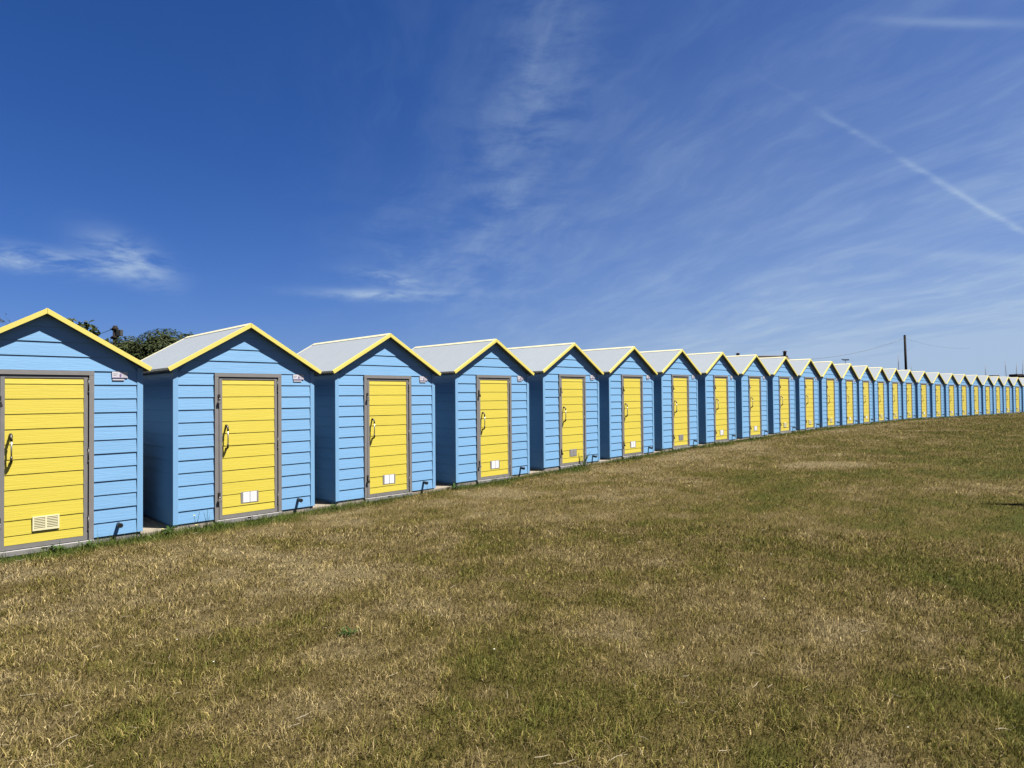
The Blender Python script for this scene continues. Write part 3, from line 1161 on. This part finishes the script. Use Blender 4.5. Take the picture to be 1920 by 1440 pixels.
VENT_OF = ['cream', 'white', 'white', 'white', 'grey', 'white', 'grey', 'white', 'white', 'cream', 'cream', 'cream',
           'white', 'white', 'cream', 'cream', 'cream', 'white', 'cream', 'white', 'cream', 'white', 'cream', 'cream', 'white', 'cream', 'white']
LABELS = [
    "nearest blue beach hut with cream louvred door vent, cut by the left edge",
    "second beach hut from the left, white two-pane door vent, weeds at its corner",
    "third beach hut from the left, yellow door, just right of the dark bush hut",
    "fourth beach hut from the left, white-vented door, left of the grey-vented hut",
    "fifth beach hut from the left, grey door vent, grass tuft at its sill",
    "sixth beach hut from the left, in the bright middle of the row",
    "seventh beach hut from the left, with a dull grey door vent",
    "eighth beach hut from the left, just left of the small chimney behind the row",
    "ninth beach hut from the left, under the house roof's small chimney",
    "tenth beach hut from the left, its gable tip under the tall dark chimney",
    "eleventh beach hut from the left, next right of the hut under the tall chimney",
    "twelfth beach hut from the left, two right of the hut under the tall chimney",
    "thirteenth beach hut from the left, the roof aerial rising over its ridge",
    "fourteenth beach hut from the left, next right of the hut below the aerial",
    "fifteenth beach hut from the left, two huts left of the tall utility pole",
    "sixteenth beach hut from the left, just left of the tall utility pole",
    "seventeenth beach hut from the left, the tall utility pole rising behind its roof",
    "distant beach hut next right of the one under the tall utility pole",
    "distant beach hut second to the right of the one under the utility pole",
    "distant beach hut third to the right of the one under the utility pole",
    "seventh beach hut from the right edge of the far row",
    "sixth beach hut from the right edge of the far row",
    "fifth beach hut from the right edge of the far row",
    "fourth beach hut from the right edge of the far row",
    "third beach hut from the right edge of the far row",
    "last whole beach hut at the far right of the row",
    "farthest beach hut, only its left side showing at the right edge",
]
FINE = 13


def make_hut(i):
    x, y, th, z = HUTS[i]
    rnd = random.Random(100 + i)
    root = bpy.data.objects.new("beach_hut", None)
    COL.objects.link(root)
    root.empty_display_size = 0.3
    root.location = (x, y, z)
    root.rotation_euler = (rnd.uniform(-1, 1) * 0.0015, rnd.uniform(-1, 1) * 0.0018, th)
    tag(root, LABELS[i], "beach hut", "blue and yellow beach huts in a row")
    wall = link("wall", MESH['core'], root)
    link("skirting", MESH['skirt'], root)
    if i < FINE:
        for k in range(12):
            for me, lx in ((me_pl, LX0), (me_pr, RX0)):
                link("plank", me, wall, (lx, rnd.uniform(-.0008, .0008), k * PITCH + rnd.uniform(-.0008, .0008)), (0, rnd.uniform(-.0012, .0012), 0))
            link("plank", MESH['spL'], wall, (-HW, T_IN, k * PITCH))
            link("plank", MESH['spR'], wall, (HW, T_IN, k * PITCH))
        for me, z0 in GABLE:
            link("plank", me, wall, (0, rnd.uniform(-.0006, .0006), z0))
    else:
        tag(link("cladding", FAR_WALL, wall), kind="stuff")
    link("back_cladding", MESH['back'], wall)
    for key in TRIM:
        link("corner_trim", TRIM[key], root)
    roof = link("roof", MESH['soffit'], root)
    for k in ('rpL', 'rpR'):
        link("roof_panel", MESH[k], roof)
    link("ridge_cap", MESH['ridge'], roof)
    for k in ('eL', 'eR'):
        link("eave_trim", MESH[k], roof)
    for k in ('bL', 'bR', 'bbL', 'bbR'):
        link("barge_board", MESH[k], root)
    link("door_frame", MESH['frame'], root)
    link("threshold", MESH['thr'], root)
    door = link("door", MESH['leaf'], root)
    if i < FINE:
        for me, (a, b, c) in DOOR_ITEMS:
            link("door_plank", me, door, (a, rnd.uniform(-.0006, .0006), c + rnd.uniform(-.001, .001)), (0, rnd.uniform(-.002, .002), 0))
    else:
        tag(link("door_boards", FAR_DOOR, door), kind="stuff")
    link("handle", MESH['handle'], door)
    link("vent", VENT[VENT_OF[i]], door)
    for zz in (0.175, 0.93, 1.70):
        link("hinge", MESH['hinge'], door, (0, 0, zz))
    for zz, kk in ((1.515, 'lockS' if i in (1, 2, 4, 8) else 'lockD'), (0.262, 'lockS' if i in (0, 1, 3) else 'lockD')):
        hs_ = link("hasp", MESH['hasp'], root, (0, 0, zz))
        link("padlock", MESH[kk], hs_)
    pl = link("number_plate", MESH['plate'], root)
    link("plate_print", MESH['pprint'], pl)
    link("drain_pipe", MESH['pipe'], root)
    return root


for i in range(len(HUTS)):
    make_hut(i)

# ------------------------------------------------------------------ foliage builders
def leaf_cloud(name, centres, radii, n, size, mat, seed, shell=0.35, up=0.3, aspect=0.55, flat=1.0):
    """leaf-sized diamond cards spread through the outer part of overlapping lumps"""
    g = np.random.default_rng(seed)
    centres = np.array(centres, float)
    radii = np.array(radii, float)
    if radii.ndim == 1:
        radii = np.repeat(radii[:, None], 3, 1)
    vol = (radii.prod(1)) ** (2 / 3)
    pick = g.choice(len(centres), n, p=vol / vol.sum())
    d = g.normal(size=(n, 3))
    d /= np.linalg.norm(d, axis=1)[:, None]
    rad = 1 - shell * g.random(n) ** 1.4 + 0.07 * flat * g.normal(size=n) * (g.random(n) < 0.35)
    p = centres[pick] + d * radii[pick] * rad[:, None]
    # drop leaves that sit deep inside another lump
    inside = np.zeros(n)
    for c, r_ in zip(centres, radii):
        q = np.linalg.norm((p - c) / r_, axis=1)
        inside = np.maximum(inside, (q < 1 - shell).astype(float))
    k = inside < 0.5
    p, d, pick = p[k], d[k], pick[k]
    n = len(p)
    nrm = d * 0.9 + g.normal(size=(n, 3)) * 0.75 * flat + np.array([0, 0, up])
    nrm /= np.linalg.norm(nrm, axis=1)[:, None]
    a = np.cross(nrm, g.normal(size=(n, 3)))
    a /= np.linalg.norm(a, axis=1)[:, None]
    b = np.cross(nrm, a)
    L = size * (0.6 + 0.8 * g.random(n))[:, None]
    v0 = p - a * L
    v1 = p + b * L * aspect + nrm * L * 0.12
    v2 = p + a * L
    v3 = p - b * L * aspect + nrm * L * 0.12
    V = np.stack([v0, v1, v2, v3], 1).reshape(-1, 3)
    me = raw_mesh(name, V, np.arange(len(V)), np.arange(n) * 4, None, mat)
    lump = g.random(len(centres)) * 0.5
    tint = np.clip(lump[pick] + g.random(n) * 0.6, 0, 1)
    at_ = me.attributes.new('tint', 'FLOAT', 'POINT')
    at_.data.foreach_set('value', np.repeat(tint, 4).astype(np.float32))
    return me


def limbs(name, base, tops, r0, mat, seed):
    g = random.Random(seed)
    bm = bmesh.new()
    b = Vector(base)
    fork = b + Vector((g.uniform(-.1, .1), g.uniform(-.1, .1), (sum(t[2] for t in tops) / len(tops) - b.z) * 0.35))
    bm_tube(bm, [b, (b + fork) / 2 + Vector((.05, .03, 0)), fork], [r0, r0 * .85, r0 * .7], 8)
    for t in tops:
        t = Vector(t)
        m = (fork + t) / 2 + Vector((g.uniform(-.2, .2), g.uniform(-.2, .2), g.uniform(0, .25)))
        bm_tube(bm, [fork, m, t], [r0 * .55, r0 * .35, r0 * .08], 6)
    return bm_mesh(name, bm, mat)


# broad dark bush behind the first gap
def bush():
    root = bpy.data.objects.new("evergreen_bush", None)
    COL.objects.link(root)
    root.location = (-11.9, 22.4, 0.22)
    tag(root, "broad dark green rounded bush behind the gap between the two nearest huts", "bush")
    C = [(-0.3, 0, 2.0), (0.9, 0.3, 2.05), (-1.5, 0.2, 1.75), (1.9, 0.2, 1.75), (-0.1, -0.5, 2.7), (0.7, -0.2, 2.62), (-0.9, -0.2, 2.35),
         (1.4, -0.5, 2.1), (2.6, 0.3, 1.35), (-2.0, -0.1, 1.2), (0.2, -0.9, 1.9), (-0.9, -0.9, 1.6), (1.1, -1.0, 1.5), (-1.35, -0.5, 2.1), (-1.6, 0, 2.72), (-2.2, -0.2, 2.45), (-2.0, -0.4, 1.7)]
    Rr = [1.5, 1.5, 1.35, 1.4, 1.12, 1.05, 1.0, 1.1, 1.1, 1.0, 1.2, 1.1, 1.1, 0.85, 0.90, 0.80, 1.0]
    crown = link("crown", leaf_cloud("crown", C, Rr, 85000, 0.052, M_HEDGE, 3, 0.15, 0.5, 0.55, 0.35), root)
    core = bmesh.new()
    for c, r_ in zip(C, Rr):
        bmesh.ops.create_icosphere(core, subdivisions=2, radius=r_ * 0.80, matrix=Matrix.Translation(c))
    cm = bm_mesh("shaded_core", core, M_BUSHCORE)
    link("shaded_core", cm, root)  # solid dark lumps behind the leaves, shade put in as colour
    link("trunk", limbs("trunk", (0, 0, -0.05), [(-1, 0, 2), (1, 0, 2), (0, 0.4, 2.6)], 0.16, M_BARK, 1), root)


bush()


def broad_tree():
    root = bpy.data.objects.new("broadleaf_tree", None)
    COL.objects.link(root)
    root.location = (-10.12, 14.2, 0.16)
    tag(root, "dark leafed tree peeking over the right roof slope of the nearest hut", "tree")
    C = [(0.0, 0, 2.75), (0.30, 0, 2.95), (-0.15, 0, 3.05), (0.60, 0, 2.95), (0.75, 0.1, 2.62), (0.45, -0.1, 2.5), (-0.35, 0.1, 2.7), (0.2, 0, 2.2)]
    Rr = [0.42, 0.30, 0.26, 0.24, 0.25, 0.35, 0.35, 0.5]
    link("crown", leaf_cloud("crown", C, Rr, 1100, 0.070, M_LEAFD, 8, 0.5, 0.1, 0.6), root)
    link("trunk", limbs("trunk", (0, 0, -0.05), [c for c in C[1:7]], 0.07, M_BARK, 4), root)


broad_tree()


def feathery_tree():
    root = bpy.data.objects.new("feathery_tree", None)
    COL.objects.link(root)
    root.location = (-12.0, 14.2, 0)
    tag(root, "wispy pale tree with thin drooping twigs at the left edge above the nearest roof", "tree")
    g = np.random.default_rng(6)
    tops = []
    bm = bmesh.new()
    pts_all = []
    for k in range(26):
        a = g.uniform(0, 2 * math.pi)
        rr = g.uniform(0.2, 0.95)
        top = Vector((math.cos(a) * rr, math.sin(a) * rr, g.uniform(2.9, 3.72) - rr * 0.35))
        s = Vector((0, 0, g.uniform(1.2, 2.0)))
        m = (s + top) / 2 + Vector((0, 0, 0.25))
        e = top + Vector((math.cos(a) * 0.18, math.sin(a) * 0.18, -0.14))
        bm_tube(bm, [s, m, top, e], [0.018, 0.012, 0.006, 0.003], 5)
        for q in range(30):
            t = g.random()
            p = m.lerp(top, t) if q % 3 else top.lerp(e, t)
            pts_all.append(p + Vector(g.normal(size=3) * 0.05))
    bm_tube(bm, [(0, 0, -0.05), (0.02, 0, 1.0), (0, 0, 2.1)], [0.09, 0.07, 0.04], 8)
    link("trunk", bm_mesh("trunk", bm, M_BARK), root)
    link("crown", leaf_cloud("crown", [tuple(p) for p in pts_all], [0.05] * len(pts_all), 3600, 0.024, M_FEATH, 12, 0.95, 0.2, 0.22), root)


feathery_tree()

# ------------------------------------------------------------------ poles, wires, roofs and masts beyond the row
def cable(pts_a, pts_b, sag, r):
    bm = bmesh.new()
    a, b = Vector(pts_a), Vector(pts_b)
    P = [a.lerp(b, t) - Vector((0, 0, sag * 4 * t * (1 - t))) for t in np.linspace(0, 1, 14)]
    bm_tube(bm, P, r, 5)
    return bm_mesh("cable", bm, M_WIRE)


def telegraph_pole():
    root = bpy.data.objects.new("telegraph_pole", None)
    COL.objects.link(root)
    root.location = (-18.76, 30, 0)
    tag(root, "short dark telegraph pole with a grey box, left of the dark bush", "pole")
    bm = bmesh.new()
    bm_tube(bm, [(0, 0, -0.2), (0, 0, 2.5), (0, 0, 5.11)], [0.13, 0.115, 0.10], 10)
    link("shaft", bm_mesh("shaft", bm, M_POLE), root)
    bm = bmesh.new()
    bm_box(bm, 0.10, 0.32, -0.10, 0.10, 4.62, 4.92)
    link("junction_box", bm_mesh("junction_box", bm, material("grey_box", (0.045, 0.048, 0.045), 0.7), 0.012), root)
    for z, rr in ((4.95, 0.14), (4.55, 0.16)):
        bm = bmesh.new()
        bm_tube(bm, [(0, 0, z - 0.07), (0, 0, z + 0.07)], rr, 10)
        bm_tube(bm, [(-0.22, 0, z), (-0.1, 0, z)], 0.035, 6)
        link("pole_bracket", bm_mesh("pole_bracket", bm, M_POLE), root)
    c1 = link("overhead_wire", cable((-18.9, 30, 4.95), (-27.0, 36, 4.9), 0.25, 0.012))
    tag(c1, "thin overhead wire running left from the short telegraph pole", "wire")
    c2 = link("overhead_wire", cable((-18.9, 30, 4.6), (-20.6, 29.0, 0.0), 0.05, 0.009))
    tag(c2, "thin slanting stay wire below the short telegraph pole's brackets", "wire")


telegraph_pole()


def utility_pole():
    root = bpy.data.objects.new("utility_pole", None)
    COL.objects.link(root)
    root.location = (37.33, 60, 0)
    tag(root, "tall dark wooden utility pole rising behind the far huts", "pole")
    bm = bmesh.new()
    bm_tube(bm, [(0, 0, -0.2), (-0.06, 0, 3.5), (-0.12, 0, 7.0)], [0.125, 0.115, 0.10], 10)
    link("shaft", bm_mesh("shaft", bm, M_POLE), root)
    bm = bmesh.new()
    bm_tube(bm, [(-0.12, 0, 6.99), (-0.12, 0, 7.07)], [0.11, 0.05], 10)
    link("pole_cap", bm_mesh("pole_cap", bm, M_POLE), root)
    o = link("overhead_wire", cable((37.2, 60, 6.75), (26.0, 55.5, 4.6), 0.35, 0.013))
    tag(o, "faint overhead wire sloping left from the tall utility pole", "wire")
    o = link("overhead_wire", cable((37.22, 60, 6.75), (52.0, 72.0, 6.6), 0.35, 0.007))
    tag(o, "faint overhead wire running right from the tall utility pole", "wire")


utility_pole()


def bungalow(x0, x1, y, zr, chim, label, aerial=None, wall_z=2.5):
    root = bpy.data.objects.new("bungalow", None)
    COL.objects.link(root)
    root.location = ((x0 + x1) / 2, y, 0)
    tag(root, label, "house")
    hw = (x1 - x0) / 2
    bm = bmesh.new()
    bm_box(bm, -hw + 0.3, hw - 0.3, -3.2, 3.2, -0.2, wall_z)
    link("wall", bm_mesh("wall", bm, M_RENDER), root)
    bm = bmesh.new()
    bm_prism(bm, [(-3.6, wall_z - 0.15), (3.6, wall_z - 0.15), (0, zr)], 'x', -hw, hw)
    roof = link("roof", bm_mesh("roof", bm, M_TILE), root)
    bm = bmesh.new()
    bm_tube(bm, [(-hw, 0, zr), (hw, 0, zr)], 0.09, 6)
    link("ridge_tiles", bm_mesh("ridge_tiles", bm, M_TILE), roof)
    for cx, cz, cw in chim:
        bm = bmesh.new()
        bm_box(bm, cx - cw, cx + cw, -cw, cw, zr - 0.6, cz - 0.10)
        bm_box(bm, cx - cw - 0.04, cx + cw + 0.04, -cw - 0.04, cw + 0.04, cz - 0.098, cz - 0.05)
        bm_tube(bm, [(cx, 0, cz - 0.049), (cx, 0, cz)], 0.08, 8)
        link("chimney", bm_mesh("chimney", bm, M_BRICK), roof)
    for k in (-1, 1):
        bm = bmesh.new()
        bm_box(bm, k * hw * 0.5 - 0.7, k * hw * 0.5 + 0.7, -3.27, -3.202, 1.0, 2.1)
        link("window", bm_mesh("window", bm, M_HULL), root)
    if aerial:
        ax, az_ = aerial
        bm = bmesh.new()
        bm_tube(bm, [(ax, 0, zr - 0.1), (ax, 0, az_)], 0.022, 6)
        bm_box(bm, ax - 0.20, ax + 0.30, -0.05, 0.05, az_ - 0.04, az_ + 0.06)
        bm_box(bm, ax - 0.32, ax - 0.20, -0.03, 0.03, az_ + 0.02, az_ + 0.09)
        link("aerial", bm_mesh("aerial", bm, M_DARK), root)
    return root


bungalow(16.9, 21.75, 50, 4.54, [(-1.5, 4.86, 0.09), (2.2, 4.99, 0.09)], "bungalow whose dark roof line and chimneys show over the ninth and tenth huts")
bungalow(27.0, 33.5, 55, 3.45, [], "bungalow hidden behind the thirteenth hut, only its roof aerial showing", aerial=(-1.33, 4.48))


def shed(x0, x1, y, z, label):
    root = bpy.data.objects.new("flat_roofed_shed", None)
    COL.objects.link(root)
    root.location = ((x0 + x1) / 2, y, 0)
    tag(root, label, "shed")
    hw = (x1 - x0) / 2
    bm = bmesh.new()
    bm_box(bm, -hw + .08, hw - .08, -0.5, 0.5, -0.2, z - 0.28)
    link("wall", bm_mesh("wall", bm, M_TILE), root)
    bm = bmesh.new()
    bm_box(bm, -hw, hw, -0.6, 0.6, z - 0.278, z)
    link("roof", bm_mesh("roof", bm, M_TILE, 0.02), root)


shed(55.25, 55.95, 70, 3.53, "dark flat shed roof over the last whole hut near the right edge")
shed(56.25, 56.9, 70, 3.45, "dark flat shed roof at the very right edge above the far huts")
shed(52.6, 53.3, 70, 3.42, "thin dark shed roof over the fourth hut from the right edge")


def dinghy(x, y, zt, lean, label, rad=0.045):
    root = bpy.data.objects.new("sailing_dinghy", None)
    COL.objects.link(root)
    root.location = (x, y, 0)
    root.rotation_euler = (0, 0, random.uniform(0.2, 1.2))
    tag(root, label, "boat", "sailing dinghies parked beyond the huts")
    bm = bmesh.new()
    L, W = 2.3, 0.75
    secs = []
    for t in np.linspace(-1, 1, 7):
        wd = W * (1 - max(t, 0) ** 2.2) * (0.85 if t < -0.8 else 1)
        wd = max(wd, 0.02)
        secs.append([bm.verts.new((t * L, s * wd * k, zz)) for s, k, zz in ((-1, 1, 0.62 + 0.08 * t), (-1, .7, 0.25), (0, 0, 0.10), (1, .7, 0.25), (1, 1, 0.62 + 0.08 * t))])
    for a, b in zip(secs[:-1], secs[1:]):
        for k in range(4):
            bm.faces.new((a[k], b[k], b[k + 1], a[k + 1]))
        bm.faces.new((a[4], b[4], b[0], a[0]))
    bm.faces.new(secs[0])
    bm.faces.new(secs[-1][::-1])
    link("hull", bm_mesh("hull", bm, M_HULL), root)
    bm = bmesh.new()
    inv_r = Matrix.Rotation(-root.rotation_euler.z, 3, 'Z')
    topv = inv_r @ Vector((lean, 0, zt))
    bm_tube(bm, [(0.4 * 0, 0, 0.5), topv], [rad, rad * 0.6], 8)
    mast = link("mast", bm_mesh("mast", bm, M_MAST), root)
    bm = bmesh.new()
    bm_tube(bm, [(0, 0, 1.2), (-1.7, 0, 1.25)], 0.03, 6)
    link("boom", bm_mesh("boom", bm, M_MAST), root)
    bm = bmesh.new()
    for q in ((1.9, 0, 0.7), (-0.3, 0.6, 0.6), (-0.3, -0.6, 0.6)):
        bm_tube(bm, [q, tuple(topv * 0.93)], 0.005, 4)
    link("rigging", bm_mesh("rigging", bm, M_MAST), root)


dinghy(54.95, 90, 6.95, -0.12, "boat mast standing just left of the tall utility pole", 0.055)
dinghy(56.75, 90, 5.79, -0.14, "faint short boat mast just right of the tall utility pole", 0.03)
dinghy(67.20, 90, 5.35, -0.05, "upright boat mast over the far huts, leftmost of those near the right edge")
dinghy(70.25, 90, 5.95, -0.28, "tallest boat mast near the right edge, leaning slightly left")
dinghy(71.25, 90, 5.70, 0.38, "boat mast near the right edge, leaning right above the dark shed roof")
dinghy(72.15, 90, 6.05, 0.38, "boat mast at the very right edge, leaning right")

# ------------------------------------------------------------------ weeds at the plinths and on the lawn
def gz1(x, y):
    return float(ground_z(np.array([x]), np.array([y]))[0])


def bm_leaf(bm, base, az_, length, width, rise, droop, mi=0):
    pts = []
    n = 5
    d = Vector((math.cos(az_), math.sin(az_), 0))
    s = Vector((-d.y, d.x, 0))
    L = []
    Rr = []
    for i in range(n):
        t = i / (n - 1)
        c = base + d * (length * t) + Vector((0, 0, rise * length * (t - droop * t * t)))
        wv = width * math.sin(math.pi * min(0.08 + t * 0.9, 1.0))
        L.append(bm.verts.new(c + s * wv * 0.5 + Vector((0, 0, wv * .2))))
        Rr.append(bm.verts.new(c - s * wv * 0.5 + Vector((0, 0, wv * .2))))
    for i in range(n - 1):
        f = bm.faces.new((L[i], L[i + 1], Rr[i + 1], Rr[i]))
        f.material_index = mi


def weed(x, y, label, n_leaf=9, length=0.09, width=0.022, stems=(), rise=0.5, seed=1, dark=0.3):
    g = random.Random(seed)
    z = gz1(x, y)
    root = bpy.data.objects.new("weed", None)
    COL.objects.link(root)
    root.location = (x, y, z)
    tag(root, label, "weed", "weeds by the huts and in the lawn")
    bm = bmesh.new()
    for k in range(n_leaf):
        a = 2 * math.pi * k / n_leaf + g.uniform(-.4, .4)
        bm_leaf(bm, Vector((g.uniform(-.01, .01), g.uniform(-.01, .01), 0.008)), a, length * g.uniform(.6, 1.15), width * g.uniform(.7, 1.2), rise * g.uniform(.5, 1.5), g.uniform(.3, .8))
    me = bm_mesh("leaves", bm, M_WEED)
    at_ = me.attributes.new('tint', 'FLOAT', 'POINT')
    at_.data.foreach_set('value', np.clip(np.repeat(np.random.default_rng(seed).random(len(me.vertices) // 10 + 1), 10)[:len(me.vertices)] * 0.7 + dark - 0.3, 0, 1).astype(np.float32))
    link("leaves", me, root)
    for (dx_, dy_, hh, fl) in stems:
        bm = bmesh.new()
        top = Vector((dx_, dy_, hh))
        bm_tube(bm, [(0, 0, 0), top * 0.5 + Vector((0.006, 0, 0.01)), top], [0.003, 0.0025, 0.002], 5)
        ms = bm_mesh("stem", bm, M_WEED)
        st = link("stem", ms, root)
        if fl:
            bm = bmesh.new()
            for q in range(14):
                a = 2 * math.pi * q / 14
                bm_leaf(bm, top, a, 0.017, 0.007, 0.7, 0.3)
            link("flower", bm_mesh("flower", bm, M_FLOWER), st)


def front_pt(i, lx, dist):
    x, y, th, z = HUTS[i]
    c, s = math.cos(th), math.sin(th)
    return x + c * lx + s * dist, y + s * lx - c * dist


p = front_pt(1, -1.00, 0.07)
weed(*p, "leafy weed with a yellow bloom at the left corner of the second hut", 12, 0.11, 0.035, [(-0.02, -0.09, 0.07, True), (0.03, 0.0, 0.12, False)], 0.9, 3)
p = front_pt(1, -0.70, 0.08)
weed(*p, "thin stemmed weed with yellow flower before the second hut's left panel", 7, 0.07, 0.02, [(-0.01, 0.00, 0.17, True), (0.05, 0.01, 0.22, False), (0.03, -0.03, 0.06, True)], 0.8, 4)
p = front_pt(1, -0.58, 0.10)
weed(*p, "bare wispy stalks beside the second hut's door frame", 5, 0.06, 0.014, [(0.02, 0.0, 0.25, False), (-0.03, 0.01, 0.20, False), (0.05, -.01, 0.16, False)], 0.9, 5)
p = front_pt(1, -0.40, 0.09)
weed(*p, "low dark green weed at the second hut's door sill", 12, 0.09, 0.028, [], 0.7, 6)
p = front_pt(0, 0.10, 0.10)
weed(*p, "bright leafy weed at the nearest hut's door sill", 14, 0.11, 0.03, [(0.02, 0.0, 0.12, False)], 1.0, 7, 0.5)
p = front_pt(0, 0.36, 0.12)
weed(*p, "dark weed at the right end of the nearest hut's sill", 12, 0.10, 0.03, [], 0.8, 8)
p = front_pt(2, -1.0, 0.08)
weed(*p, "leafy weed at the left corner of the third hut", 12, 0.10, 0.035, [], 0.9, 9)
p = front_pt(3, -1.02, 0.08)
weed(*p, "leafy weed at the left corner of the fourth hut", 12, 0.12, 0.035, [], 0.9, 10)
p = front_pt(4, 0.28, 0.10)
weed(*p, "spiky tall grass tuft before the fifth hut's door sill", 22, 0.20, 0.014, [], 2.0, 11, 0.5)
p = front_pt(6, 0.55, 0.10)
weed(*p, "low dark weed clump at the foot of the seventh hut", 16, 0.12, 0.03, [], 0.7, 12, 0.15)
weed(-1.11, 4.32, "dark green weed rosette alone in the foreground lawn", 26, 0.085, 0.012, [], 0.55, 13, 0.05)

# unseen stand-in shaped as a closed parasol, added to cast the thin lawn shadow
def parasol():
    root = bpy.data.objects.new("parasol_stand_in", None)
    COL.objects.link(root)
    x, y = 7.42, 8.33
    root.location = (x, y, gz1(x, y))
    tag(root, "unseen stand-in shaped as a closed parasol beyond the right edge, added to cast the thin lawn shadow", "parasol")
    bm = bmesh.new()
    bm_tube(bm, [(0, 0, 0), (0, 0, 1.0), (0, 0, 2.1)], 0.02, 8)
    link("pole", bm_mesh("pole", bm, M_MAST), root)
    bm = bmesh.new()
    bm_tube(bm, [(0, 0, 0.75), (0, 0, 1.0), (0, 0, 1.4), (0, 0, 1.85), (0, 0, 2.07)], [0.13, 0.12, 0.085, 0.045, 0.024], 12)
    link("canopy", bm_mesh("canopy", bm, M_CANVAS), root)
    bm = bmesh.new()
    bm_tube(bm, [(0, 0, 0), (0, 0, 0.06), (0, 0, 0.10)], [0.22, 0.21, 0.06], 16)
    link("base", bm_mesh("base", bm, M_CONC), root)


parasol()
